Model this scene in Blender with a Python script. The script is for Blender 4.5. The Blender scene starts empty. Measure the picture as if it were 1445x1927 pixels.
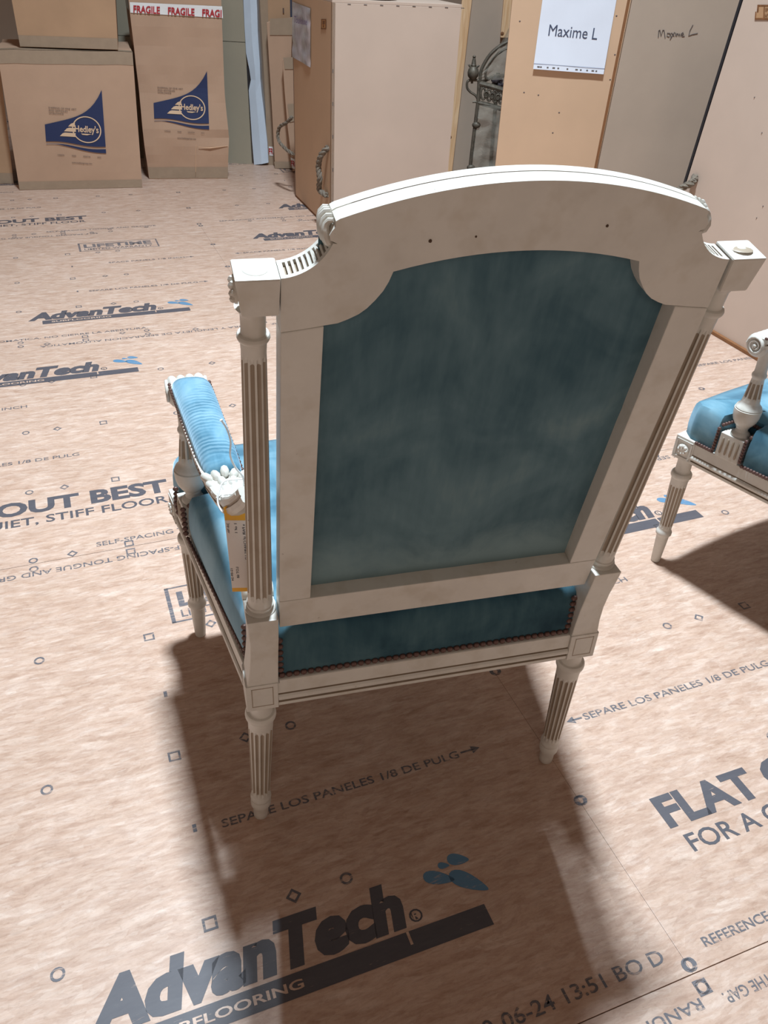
import bpy, bmesh, math, random
from math import sin, cos, pi, radians, sqrt
from mathutils import Vector, Matrix, noise
random.seed(7)
SC = bpy.context.scene
COL = SC.collection
V3 = Vector

# ---------------------------------------------------------------- camera
W, H = 1445, 1927
FPX, PITCH, ROLL, CAMH = 1535.928, 0.613497, -0.054523, 1.149977
cp, sp = cos(PITCH), sin(PITCH)
_R0 = V3((1, 0, 0)); FWD = V3((0, cp, -sp)); _D0 = FWD.cross(_R0)
RGT = cos(ROLL) * _R0 + sin(ROLL) * _D0
DWN = -sin(ROLL) * _R0 + cos(ROLL) * _D0
CAMP = V3((0, 0, CAMH))
cam_data = bpy.data.cameras.new('camera'); cam = bpy.data.objects.new('camera', cam_data); COL.objects.link(cam)
M = Matrix.Identity(4)
for i in range(3):
    M[i][0] = RGT[i]; M[i][1] = -DWN[i]; M[i][2] = -FWD[i]; M[i][3] = CAMP[i]
cam.matrix_world = M
cam_data.sensor_fit = 'HORIZONTAL'; cam_data.sensor_width = 36; cam_data.lens = FPX * 36 / W
cam_data.clip_start = 0.02
SC.camera = cam

# ---------------------------------------------------------------- light and exposure
SC.view_settings.view_transform = 'Standard'; SC.view_settings.look = 'None'
SC.view_settings.gamma = 1; SC.view_settings.exposure = 0.0; SC.view_settings.use_curve_mapping = False
wd = bpy.data.worlds.new('world'); SC.world = wd; wd.use_nodes = True
bg = wd.node_tree.nodes['Background']; bg.inputs[0].default_value = (1, .72, .57, 1); bg.inputs[1].default_value = 0.15
def area(name, loc, target, size, power, col, shape='DISK', spread=180):
    l = bpy.data.lights.new(name, 'AREA'); l.spread = radians(spread); l.shape = shape; l.size = size; l.energy = power; l.color = col
    o = bpy.data.objects.new(name, l); COL.objects.link(o); o.location = loc
    o.rotation_euler = (V3(target) - V3(loc)).to_track_quat('-Z', 'Y').to_euler()
    return o
lamp = area('high_bay_lamp', (0.017, 1.875, 5.0), (0.017, 1.875, 0), 0.42, 192, (.77, .905, 1.0), 'RECTANGLE', spread=108)
lamp.rotation_euler = (0, 0, .28); lamp.data.size_y = .26
area('distant_bay_lamp', (0.6, -6.0, 3.6), (0.3, 2.0, 0.3), 2.2, 52, (1.0, .83, .69))

# ---------------------------------------------------------------- picture rays (to place real surfaces)
def ray(x, y): return FWD + RGT * ((x - W / 2) / FPX) + DWN * ((y - H / 2) / FPX)
def on_z(x, y, z=0.0):
    d = ray(x, y); t = (z - CAMH) / d.z; return CAMP + d * t
def on_plane(x, y, P0, n):
    d = ray(x, y); t = (V3(P0) - CAMP).dot(n) / d.dot(n); return CAMP + d * t

# ---------------------------------------------------------------- materials
def lin(r, g, b):
    f = lambda c: (c / 255 / 12.92) if c / 255 <= .04045 else ((c / 255 + .055) / 1.055) ** 2.4
    return (f(r), f(g), f(b), 1)
class NT:
    def __init__(s, name):
        s.m = bpy.data.materials.new(name); s.m.use_nodes = True; s.t = s.m.node_tree; s.p = s.t.nodes['Principled BSDF']
    def n(s, typ, **k):
        a = s.t.nodes.new(typ)
        for key, v in k.items():
            if key in a.inputs: a.inputs[key].default_value = v
            else: setattr(a, key, v)
        return a
    def l(s, a, b): s.t.links.new(a, b)
    def setp(s, **k):
        for key, v in k.items(): s.p.inputs[key.replace('_', ' ')].default_value = v
    def coords(s, kind='Object', scale=(1, 1, 1), rot=0):
        mp = s.n('ShaderNodeMapping'); mp.inputs['Scale'].default_value = scale; mp.inputs['Rotation'].default_value = (0, 0, rot)
        if kind == 'World': g = s.n('ShaderNodeNewGeometry'); s.l(g.outputs['Position'], mp.inputs[0])
        else: g = s.n('ShaderNodeTexCoord'); s.l(g.outputs[kind], mp.inputs[0])
        return mp.outputs[0]
    def noise(s, vec, scale, detail=4, rough=.6, dist=0):
        a = s.n('ShaderNodeTexNoise'); a.inputs['Scale'].default_value = scale; a.inputs['Detail'].default_value = detail
        a.inputs['Roughness'].default_value = rough; a.inputs['Distortion'].default_value = dist; s.l(vec, a.inputs['Vector']); return a.outputs['Fac']
    def ramp(s, fac, stops, interp='LINEAR'):
        r = s.n('ShaderNodeValToRGB'); r.color_ramp.interpolation = interp
        e = r.color_ramp.elements
        while len(e) > 1: e.remove(e[-1])
        e[0].position = stops[0][0]; e[0].color = stops[0][1]
        for p, c in stops[1:]: q = e.new(p); q.color = c
        s.l(fac, r.inputs[0]); return r.outputs[0]
    def mix(s, fac, a, b, mode='MIX'):
        m = s.n('ShaderNodeMix'); m.data_type = 'RGBA'; m.blend_type = mode
        for i, v in ((0, fac), (6, a), (7, b)):
            if hasattr(v, 'links'): s.l(v, m.inputs[i])
            else: m.inputs[i].default_value = v
        return m.outputs[2]
    def bump(s, fac, strength=.3, dist=.002):
        b = s.n('ShaderNodeBump'); b.inputs['Strength'].default_value = strength; b.inputs['Distance'].default_value = dist
        s.l(fac, b.inputs['Height']); s.l(b.outputs[0], s.p.inputs['Normal'])
    def base(s, c): s.l(c, s.p.inputs['Base Color'])

GTH, GO, GC = 0.398606, 0.344650, 0.645486     # floor panel grid: angle, row offset, joint offset
TV = V3((cos(GTH), sin(GTH), 0)); NV = V3((-sin(GTH), cos(GTH), 0))
PW, PL = 1.2065, 2.438

def wood_floor_color(s):
    g = s.n('ShaderNodeNewGeometry'); mp0 = s.n('ShaderNodeMapping'); mp0.inputs['Rotation'].default_value = (0, 0, -GTH); s.l(g.outputs['Position'], mp0.inputs[0])
    v0 = mp0.outputs[0]
    wn = s.n('ShaderNodeTexNoise'); wn.inputs['Scale'].default_value = 7; wn.inputs['Detail'].default_value = 2; s.l(v0, wn.inputs['Vector'])
    add = s.n('ShaderNodeMix'); add.data_type = 'RGBA'; add.blend_type = 'LINEAR_LIGHT'; add.inputs[0].default_value = .010
    s.l(v0, add.inputs[6]); s.l(wn.outputs['Color'], add.inputs[7]); v = add.outputs[2]
    def mapped(sc, rz=0):
        m = s.n('ShaderNodeMapping'); m.inputs['Scale'].default_value = sc; m.inputs['Rotation'].default_value = (0, 0, rz); s.l(v, m.inputs[0]); return m.outputs[0]
    def vor(sc, rz):
        a = s.n('ShaderNodeTexVoronoi'); a.inputs['Scale'].default_value = 1; s.l(mapped(sc, rz), a.inputs['Vector'])
        b = s.n('ShaderNodeSeparateColor'); s.l(a.outputs['Color'], b.inputs[0]); return b.outputs[0]
    f1 = vor((26, 95, 1), .12); f2 = vor((34, 150, 1), -.4)
    n1 = s.noise(mapped((9, 34, 1), .1), 1.5, 7, .72, .35); n2 = s.noise(mapped((40, 150, 1), -.15), 1.6, 5, .75); n3 = s.noise(v0, 2.2, 3, .6)
    n4 = s.noise(mapped((120, 90, 1), .8), 1.5, 3, .7)
    c = s.ramp(n1, [(.28, lin(162, 129, 111)), (.43, lin(189, 159, 142)), (.56, lin(202, 175, 160)), (.72, lin(223, 204, 193))])
    c = s.mix(.22, c, s.ramp(f1, [(0, lin(152, 117, 94)), (.5, lin(190, 158, 137)), (.85, lin(202, 172, 150)), (1, lin(222, 204, 190))]), 'MIX')
    c = s.mix(.12, c, s.ramp(f2, [(0, lin(146, 106, 82)), (.6, lin(192, 161, 140)), (1, lin(224, 206, 192))]), 'MIX')
    f3 = vor((58, 230, 1), .25); c = s.mix(.14, c, s.ramp(f3, [(0, lin(140, 100, 76)), (.5, lin(194, 160, 138)), (.8, lin(206, 178, 158)), (1, lin(232, 216, 204))]))
    c = s.mix(.6, c, s.ramp(n2, [(.28, (.72, .68, .64, 1)), (.46, (.98, .98, .98, 1)), (.7, (1.08, 1.08, 1.08, 1))]), 'MULTIPLY')
    c = s.mix(.8, c, s.ramp(n3, [(.3, (.90, .88, .86, 1)), (.7, (1.03, 1.03, 1.03, 1))]), 'MULTIPLY')
    c = s.mix(.5, c, s.ramp(n4, [(.25, (.78, .75, .72, 1)), (.45, (1, 1, 1, 1))]), 'MULTIPLY')
    return c, n2, v0, mapped
def mat_floor():
    s = NT('floor_strand_wood'); c, n2, v0, mp = wood_floor_color(s); s.base(c)
    s.setp(Roughness=.42, Specular_IOR_Level=.42); s.bump(n2, .12, .0008); return s.m
def mat_ink(name, col, cover=.42):
    s = NT(name); c, n2, v0, mp = wood_floor_color(s)
    k = s.noise(mp((14, 120, 1), .05), 1.7, 5, .75)
    mask = s.ramp(k, [(cover - .07, (.25, .25, .25, 1)), (cover + .03, (.93, .93, .93, 1))])
    s.base(s.mix(mask, c, col)); s.setp(Roughness=.5, Specular_IOR_Level=.4); return s.m
def simple(name, col, rough=.6, var=.1, scale=20, bump=0, bscale=80, metal=0, spec=.5, kind='Object'):
    s = NT(name); v = s.coords(kind); n = s.noise(v, scale, 4)
    a = tuple(max(0, x * (1 - var)) for x in col[:3]) + (1,); b = tuple(min(1, x * (1 + var)) for x in col[:3]) + (1,)
    s.base(s.ramp(n, [(.3, a), (.7, b)])); s.setp(Roughness=rough, Metallic=metal, Specular_IOR_Level=spec)
    if bump: s.bump(s.noise(v, bscale, 3), bump, .001)
    return s.m
def mat_paint(name, col, dark=.12):
    s = NT(name); v = s.coords('Object'); n = s.noise(v, 9, 5, .65); f = s.noise(v, 55, 4, .7)
    c = s.ramp(n, [(.25, tuple(x * .86 for x in col[:3]) + (1,)), (.6, col)])
    spots = s.ramp(f, [(.24, lin(110, 82, 60)), (.29, (1, 1, 1, 1))])
    c = s.mix(.55, c, spots, 'MULTIPLY')
    b = s.noise(v, 26, 3, .6); c = s.mix(.5, c, s.ramp(b, [(.30, (.80, .75, .68, 1)), (.5, (1, 1, 1, 1))]), 'MULTIPLY')
    s.base(c); s.setp(Roughness=.42, Specular_IOR_Level=.45); s.bump(b, .06, .001); return s.m
def mat_velvet(name, dark, mid, light, ribs=None, sc=7, sheen=.55, thr=(.34, .5, .68), nap=None):
    s = NT(name); v = s.coords('Object'); n = s.noise(v, sc, 4, .55, .6)
    st = s.noise(s.coords('Object', (30, 6, 6)), 2.5, 3, .6)
    m = s.n('ShaderNodeMath', operation='ADD'); m2 = s.n('ShaderNodeMath', operation='MULTIPLY'); m2.inputs[1].default_value = .28
    s.l(st, m2.inputs[0]); s.l(n, m.inputs[0]); s.l(m2.outputs[0], m.inputs[1])
    m3 = s.n('ShaderNodeMath', operation='SUBTRACT'); m3.inputs[1].default_value = .14; s.l(m.outputs[0], m3.inputs[0])
    c = s.ramp(m3.outputs[0], [(thr[0], dark), (thr[1], mid), (thr[2], light)])
    if nap:   # pile brushed upwards along the lower edge of the panel, irregular border
        sx = s.n('ShaderNodeSeparateXYZ'); s.l(s.coords('Object'), sx.inputs[0]); ma = s.n('ShaderNodeMath', operation='MULTIPLY_ADD'); ma.inputs[1].default_value = .16
        s.l(s.noise(s.coords('Object', (1, 1, .8)), 11, 5, .65, .8), ma.inputs[0]); s.l(sx.outputs[2], ma.inputs[2])
        c = s.mix(s.ramp(ma.outputs[0], [(nap - .035, (.75, .75, .75, 1)), (nap + .03, (.18, .18, .18, 1)), (nap + .16, (0, 0, 0, 1))]), c, light)
    if ribs:
        w = s.n('ShaderNodeTexWave'); w.bands_direction = ribs[0]; w.inputs['Scale'].default_value = ribs[1]; w.inputs['Distortion'].default_value = 2.5; w.inputs['Detail'].default_value = 2
        w.inputs['Detail Scale'].default_value = 2
        s.l(s.coords('Object'), w.inputs['Vector'])
        ms = s.ramp(s.noise(s.coords('Object', (1, 1, 1)), 16, 2), [(.42, (0, 0, 0, 1)), (.6, (.55, .55, .55, 1))])
        c = s.mix(ms, c, s.mix(w.outputs['Fac'], dark, light), 'MIX')
        s.bump(w.outputs['Fac'], .12, .002)
    s.base(c); s.setp(Roughness=.85, Specular_IOR_Level=.15)
    s.p.inputs['Sheen Weight'].default_value = sheen; s.p.inputs['Sheen Roughness'].default_value = .5; s.p.inputs['Sheen Tint'].default_value = (.55, .80, 1, 1) if sheen > .5 else light
    return s.m
FLOOR = mat_floor()
INK = mat_ink('black_floor_ink', (.050, .056, .075, 1), .34)
INKTHIN = mat_ink('worn_floor_ink', (.085, .09, .11, 1), .45)
INKBLUE = mat_ink('blue_floor_ink', (.07, .20, .34, 1), .40)
SEAMDARK = simple('dark_gap', (.05, .03, .02, 1), .9)
PAINT = mat_paint('cream_paint', (.67, .65, .60, 1))
GLAZE = mat_paint('brown_glazed_groove', (.36, .29, .22, 1))
CRACK = simple('joint_crack', (.10, .06, .04, 1), .9)
VBACK = mat_velvet('velvet_back_panel', (.050, .110, .145, 1), (.110, .195, .235, 1), (.22, .32, .34, 1), sc=8, sheen=.15, thr=(.36, .62, .90), nap=.625)
VSEAT = mat_velvet('velvet_seat', (.045, .13, .19, 1), (.10, .23, .31, 1), (.20, .35, .43, 1), sc=9, sheen=.8)
VREAR = mat_velvet('velvet_rear_nap_shade', (.020, .055, .080, 1), (.040, .095, .125, 1), (.07, .14, .17, 1), sc=9, sheen=.1)  # darker seat velvet: nap, plus shade under the back put into the colour
VARM = mat_velvet('velvet_arm', (.035, .13, .20, 1), (.13, .29, .40, 1), (.24, .40, .50, 1), ribs=('Y', 38), sc=14, sheen=.8)
NAIL = simple('dark_nail_braid', (.11, .055, .045, 1), .45, .3, 60, metal=.2)
MDF = simple('mdf_pinkish', lin(188, 167, 152), .62, .05, 3, .05, 200)
MDFO = simple('mdf_orange', lin(206, 172, 142), .6, .05, 3, .05, 200)
MDFG = simple('mdf_grey', lin(176, 158, 142), .65, .06, 3, .05, 200)
MDFL = simple('mdf_light', lin(198, 177, 162), .6, .05, 3, .05, 200)
MDFT = simple('mdf_tan', lin(192, 158, 128), .62, .05, 3, .05, 200)
BOARD = simple('grey_green_board', lin(160, 152, 134), .7, .05, 3)
EDGE = simple('board_edge_brown', lin(132, 88, 54), .7, .12, 30)
CARD = simple('cardboard', lin(182, 150, 126), .75, .05, 6, .08, 160)
CARD2 = simple('cardboard_dull', lin(176, 142, 112), .75, .06, 6, .08, 160)
TAPE = simple('brown_grey_tape', lin(158, 138, 118), .28, .05, 30, .15, 60)
def mat_pine():
    s = NT('pine_batten'); v = s.coords('Object', (30, 30, 2.2)); n = s.noise(v, 2, 5, .6, 1.2)
    s.base(s.ramp(n, [(.3, lin(214, 168, 122)), (.6, lin(236, 200, 160))])); s.setp(Roughness=.6); return s.m
PINE = mat_pine()
NAVY = simple('navy_print', lin(30, 46, 86), .55, .04)
PRINTK = simple('grey_print', lin(92, 74, 66), .6, .05)
CARDPRINT = simple('unprinted_cardboard', lin(214, 184, 154), .7, .03)
WHITE = simple('white_tape', (.80, .80, .80, 1), .35, .02)
RED = simple('red_print', (.42, .02, .03, 1), .4, .03)
PAPER = simple('white_paper', (.78, .82, .92, 1), .3, .02, 6, .25, 14)
FOAM = simple('pale_foam_wrap', (.62, .72, .84, 1), .25, .05, 8, .5, 30)
BLACK = simple('black_rubber_and_shade', (.015, .015, .02, 1), .6)
ROPE = simple('old_rope', (.17, .14, .11, 1), .9, .35, 120, .6, 200)
IRON = simple('rusted_iron', (.13, .11, .085, 1), .55, .4, 60, .4, 120, metal=.35)
TAG = simple('orange_tag', (.85, .45, .05, 1), .5, .05)
LABELM = simple('tag_label', (.80, .74, .70, 1), .5, .02)
INKP = simple('black_print', (.05, .05, .07, 1), .6)
PENCIL = simple('pencil_mark', (.11, .09, .085, 1), .7)
BURN = simple('burned_stamp', lin(120, 76, 42), .7, .3, 60)
STRING = simple('white_string', (.85, .85, .85, 1), .7, .05)
CREASE = simple('cardboard_tear', lin(216, 178, 145), .8, .1)
def mat_plastic():
    s = NT('plastic_wrap'); v = s.coords('Object'); s.base(s.ramp(s.noise(v, 12, 3), [(.3, (.24, .22, .18, 1)), (.7, (.36, .33, .28, 1))]))
    s.setp(Roughness=.12, Alpha=.5); s.bump(s.noise(v, 20, 3), .8, .01); return s.m
PLASTIC = mat_plastic()
SLEEVE = simple('plastic_sleeve', (.52, .50, .54, 1), .12, .22, 16, .6, 24)

# ---------------------------------------------------------------- mesh helpers
class MB:
    def __init__(s): s.v = []; s.f = []; s.mi = []; s.sm = []
    def add(s, vs, fs, mi=0, sm=False):
        b = len(s.v); s.v += [tuple(x) for x in vs]; s.f += [tuple(b + i for i in f) for f in fs]
        s.mi += ([mi] * len(fs) if isinstance(mi, int) else list(mi)); s.sm += [sm] * len(fs); return s
    def hexa(s, p, mi=0):   # p: 4 bottom (ccw), 4 top
        return s.add(p, [(3, 2, 1, 0), (4, 5, 6, 7), (0, 1, 5, 4), (1, 2, 6, 5), (2, 3, 7, 6), (3, 0, 4, 7)], mi)
    def box(s, x0, x1, y0, y1, z0, z1, mi=0, T=None):
        p = [V3(q) for q in ((x0, y0, z0), (x1, y0, z0), (x1, y1, z0), (x0, y1, z0), (x0, y0, z1), (x1, y0, z1), (x1, y1, z1), (x0, y1, z1))]
        if T: p = [T(q) for q in p]
        return s.hexa(p, mi)
    def lathe(s, A, B, prof, seg=24, flute=None, ell=(1, 1)):
        """prof: (r, t) with t = 0..1 from A to B.  flute=(count, depth, t0, t1)"""
        A = V3(A); B = V3(B); ax = (B - A).normalized(); L = (B - A).length
        X = V3((1, 0, 0)) if abs(ax.x) < .9 else V3((0, 1, 0)); U = (X - ax * X.dot(ax)).normalized(); Wv = ax.cross(U)
        rows = []; gro = []
        if flute:
            nf, dep, t0, t1 = flute; per = 6; seg = nf * per
            lv = [0, 0, .75, 1, .75, 0] 
            extra = [t0 - .004 / L, t0, t0 + .006 / L, t1 - .006 / L, t1, t1 + .004 / L]
            def rad(t):
                for (r0, a), (r1, b) in zip(prof, prof[1:]):
                    if a <= t <= b or b <= t <= a: return r0 + (r1 - r0) * ((t - a) / (b - a) if b != a else 0)
                return prof[-1][0]
            prof = sorted(prof + [(rad(t), t) for t in extra], key=lambda q: q[1])
        for r, t in prof:
            row = []; gr = []
            for k in range(seg):
                a = 2 * pi * k / seg; rr = r; g = 0
                if flute:
                    e = 0
                    if t0 < t < t1 and t0 + .003 / L < t < t1 - .003 / L: e = 1
                    g = lv[k % per] * e; rr = r - dep * g
                row.append(A + ax * (L * t) + (U * cos(a) * ell[0] + Wv * sin(a) * ell[1]) * rr); gr.append(g)
            rows.append(row); gro.append(gr)
        vs = [p for row in rows for p in row]; fs = []; mi = []
        for i in range(len(rows) - 1):
            for k in range(seg):
                k2 = (k + 1) % seg
                fs.append((i * seg + k, i * seg + k2, (i + 1) * seg + k2, (i + 1) * seg + k))
                gg = max(gro[i][k], gro[i][k2]) + max(gro[i + 1][k], gro[i + 1][k2]); gm = min(gro[i][k] + gro[i][k2], gro[i+1][k] + gro[i+1][k2])
                mi.append(1 if (flute and gg >= 1.5 and gm > .7) else 0)
        fs.append(tuple(range(seg))[::-1]); mi.append(0); fs.append(tuple((len(rows) - 1) * seg + k for k in range(seg))); mi.append(0)
        return s.add(vs, fs, mi, True)
    def tube(s, pts, r, seg=8, mi=0, caps=True, flat=1.0):
        pts = [V3(p) for p in pts]; n = len(pts); rr = r if isinstance(r, (list, tuple)) else [r] * n
        up = None; rows = []
        for i, p in enumerate(pts):
            d = (pts[min(i + 1, n - 1)] - pts[max(i - 1, 0)]).normalized()
            if up is None: up = d.orthogonal().normalized()
            up = (up - d * up.dot(d)).normalized(); w = d.cross(up)
            rows.append([p + (up * cos(2 * pi * k / seg) + w * sin(2 * pi * k / seg) * flat) * rr[i] for k in range(seg)])
        vs = [q for row in rows for q in row]
        fs = [(i * seg + k, i * seg + (k + 1) % seg, (i + 1) * seg + (k + 1) % seg, (i + 1) * seg + k) for i in range(n - 1) for k in range(seg)]
        if caps: fs += [tuple(range(seg))[::-1], tuple((n - 1) * seg + k for k in range(seg))]
        return s.add(vs, fs, mi, True)
    def ball(s, c, rad, seg=10, rings=6, mi=0, T=None):
        rad = (rad,) * 3 if not isinstance(rad, (tuple, list)) else rad; c = V3(c)
        vs = []; fs = []
        for i in range(rings + 1):
            ph = pi * i / rings
            for k in range(seg):
                a = 2 * pi * k / seg; q = V3((rad[0] * sin(ph) * cos(a), rad[1] * sin(ph) * sin(a), rad[2] * cos(ph)))
                if T: q = T @ q
                vs.append(c + q)
        for i in range(rings):
            for k in range(seg):
                a, b = i * seg + k, i * seg + (k + 1) % seg; fs.append((a, a + seg, b + seg, b))
        return s.add(vs, fs, mi, True)
    def prism(s, poly, f0, f1, mi=0, side_mi=None, sm=False):
        """poly: list of 2d points; f0, f1: functions mapping a 2d point to 3d (two faces)"""
        n = len(poly); vs = [f0(p) for p in poly] + [f1(p) for p in poly]
        fs = [tuple(range(n))[::-1], tuple(range(n, 2 * n))] + [(i, (i + 1) % n, n + (i + 1) % n, n + i) for i in range(n)]
        sm_ = side_mi or [mi] * n
        return s.add(vs, fs, [mi, mi] + list(sm_), sm)
    def grid(s, fn, nu, nv, mi=0, sm=True, closeu=False):
        vs = [fn(i / (nu if closeu else nu - 1), j / (nv - 1)) for j in range(nv) for i in range(nu)]
        fs = []
        for j in range(nv - 1):
            for i in range(nu if closeu else nu - 1):
                i2 = (i + 1) % nu; fs.append((j * nu + i, j * nu + i2, (j + 1) * nu + i2, (j + 1) * nu + i))
        return s.add(vs, fs, mi, sm)
    def mesh(s, name, mats, bevel=0, weld=False):
        me = bpy.data.meshes.new(name); me.from_pydata(s.v, [], s.f); 
        for m in (mats if isinstance(mats, (list, tuple)) else [mats]): me.materials.append(m)
        for p, mi, sm in zip(me.polygons, s.mi, s.sm): p.material_index = mi; p.use_smooth = sm
        bm = bmesh.new(); bm.from_mesh(me)
        if weld: bmesh.ops.remove_doubles(bm, verts=bm.verts, dist=1e-5)
        if bevel: 
            bmesh.ops.bevel(bm, geom=[e for e in bm.edges if e.is_manifold and e.calc_face_angle(0) > .5], offset=bevel, segments=2, profile=.6, affect='EDGES', clamp_overlap=True)
        bmesh.ops.recalc_face_normals(bm, faces=bm.faces)
        for e in bm.edges:
            if len(e.link_faces) == 2 and e.calc_face_angle(0) > .62: e.smooth = False
        bm.to_mesh(me); bm.free()
        return me
    def obj(s, name, mats, parent=None, bevel=0, label=None, weld=False):
        o = bpy.data.objects.new(name, s.mesh(name, mats, bevel, weld)); COL.objects.link(o)
        if parent: o.parent = parent
        if label: o['label'] = label
        return o
def thing(name, label, cat, loc=(0, 0, 0), rotz=0, group=None, scale=1):
    o = bpy.data.objects.new(name, None); COL.objects.link(o); o.location = loc; o.rotation_euler = (0, 0, rotz); o.scale = (scale,) * 3
    o.empty_display_size = .1; o['label'] = label; o['category'] = cat
    if group: o['group'] = group
    return o
def tag(o, label, cat, group=None):
    o['label'] = label; o['category'] = cat
    if group: o['group'] = group
    return o
def place_world(o, parent):   # object whose mesh is in world coordinates, child of an unrotated empty
    o.parent = parent; o.location = -parent.location; return o

_tc = {}
def text_mesh(txt, offset=0.0, spacing=1.0):
    k = (txt, offset, spacing)
    if k in _tc: return _tc[k]
    c = bpy.data.curves.new('t', 'FONT'); c.body = txt; c.offset = offset; c.space_character = spacing; c.resolution_u = 3
    o = bpy.data.objects.new('t', c); COL.objects.link(o); bpy.context.view_layer.update()
    me = bpy.data.meshes.new_from_object(o.evaluated_get(bpy.context.evaluated_depsgraph_get()))
    vs = [(v.co.x, v.co.y) for v in me.vertices]; fs = [tuple(p.vertices) for p in me.polygons]
    bpy.data.objects.remove(o); bpy.data.curves.remove(c); bpy.data.meshes.remove(me)
    _tc[k] = (vs, fs); return vs, fs
def put_text(mb, txt, f, u0, v0, width, cap, offset=.0, shear=0, mi=0, flip=False, spacing=1.0):
    """lay txt so it spans width from (u0, v0) with capital height cap; f maps (u, v) to a point"""
    vs, fs = text_mesh(txt, offset, spacing); x0 = min(v[0] for v in vs); x1 = max(v[0] for v in vs); ch = .72
    out = []
    for x, y in vs:
        u = (x - x0) / (x1 - x0) * width; v = y / ch * cap; u += shear * v
        if flip: u, v = -u, -v
        out.append(f(u0 + u, v0 + v))
    mb.add(out, fs, mi)

# ---------------------------------------------------------------- floor
slab = MB(); slab.box(-9, 9, -5, 12, -.06, -.0195); slab = slab.obj('floor', SEAMDARK); slab['kind'] = 'structure'
EPS = .0004
def ring_poly(mb, f, cx, cy, n, r0, r1, rot=0):
    a = [f(cx + r1 * cos(2 * pi * k / n + rot), cy + r1 * sin(2 * pi * k / n + rot)) for k in range(n)]
    b = [f(cx + r0 * cos(2 * pi * k / n + rot), cy + r0 * sin(2 * pi * k / n + rot)) for k in range(n)]
    mb.add(a + b, [(k, (k + 1) % n, n + (k + 1) % n, n + k) for k in range(n)])
def rect(mb, f, u0, u1, v0, v1, mi=0): mb.add([f(u0, v0), f(u1, v0), f(u1, v1), f(u0, v1)], [(0, 1, 2, 3)], mi)
def fz(u, v): return V3((u, v, EPS))
def fz2(u, v): return V3((u, v, EPS * 2))
def arrow(mb, u0, u1, v):
    d = 1 if u1 > u0 else -1
    rect(mb, fz, min(u0, u1 - d * .012), max(u0, u1 - d * .012), v - .0018, v + .0018)
    mb.add([fz(u1, v), fz(u1 - d * .016, v + .008), fz(u1 - d * .016, v - .008)], [(0, 1, 2)])
# templates in panel coordinates (u along the panel, v across)
def tpl_logo(dx, dy):
    mb = MB(); f = lambda u, v: fz(u + dx, v + dy)
    put_text(mb, 'AdvanTech', f, 1.655, .198, .435, .066, .058, .22)
    rect(mb, f, 1.700, 2.209, .155, .187)
    put_text(mb, '®', f, 2.098, .196, .020, .018, .02)
    a = mb.mesh('printed_logo', INK)
    m2 = MB(); g = lambda u, v: fz2(u + dx, v + dy); put_text(m2, 'SUBFLOORING', g, 1.73, .165, .20, .0125, .02); rect(m2, g, 2.085, 2.089, .168, .187)
    b = m2.mesh('printed_logo_letter_gap', FLOOR)
    m3 = MB()
    for cx, cy, a_, l, w in ((2.163, .246, -.45, .024, .010), (2.203, .264, -.35, .017, .009), (2.203, .226, -.75, .031, .012), (2.178, .262, -.3, .009, .005)):
        p = [(l * cos(t) , w * sin(t) * (1 - .45 * cos(t))) for t in [2 * pi * k / 20 for k in range(20)]]
        m3.add([f(cx + x * cos(a_) - y * sin(a_), cy + x * sin(a_) + y * cos(a_)) for x, y in p], [tuple(range(20))])
    c = m3.mesh('printed_leaf_emblem', INKBLUE)
    return [('printed_logo', a), ('printed_logo_letters', b), ('printed_leaf_emblem', c)]
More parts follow.
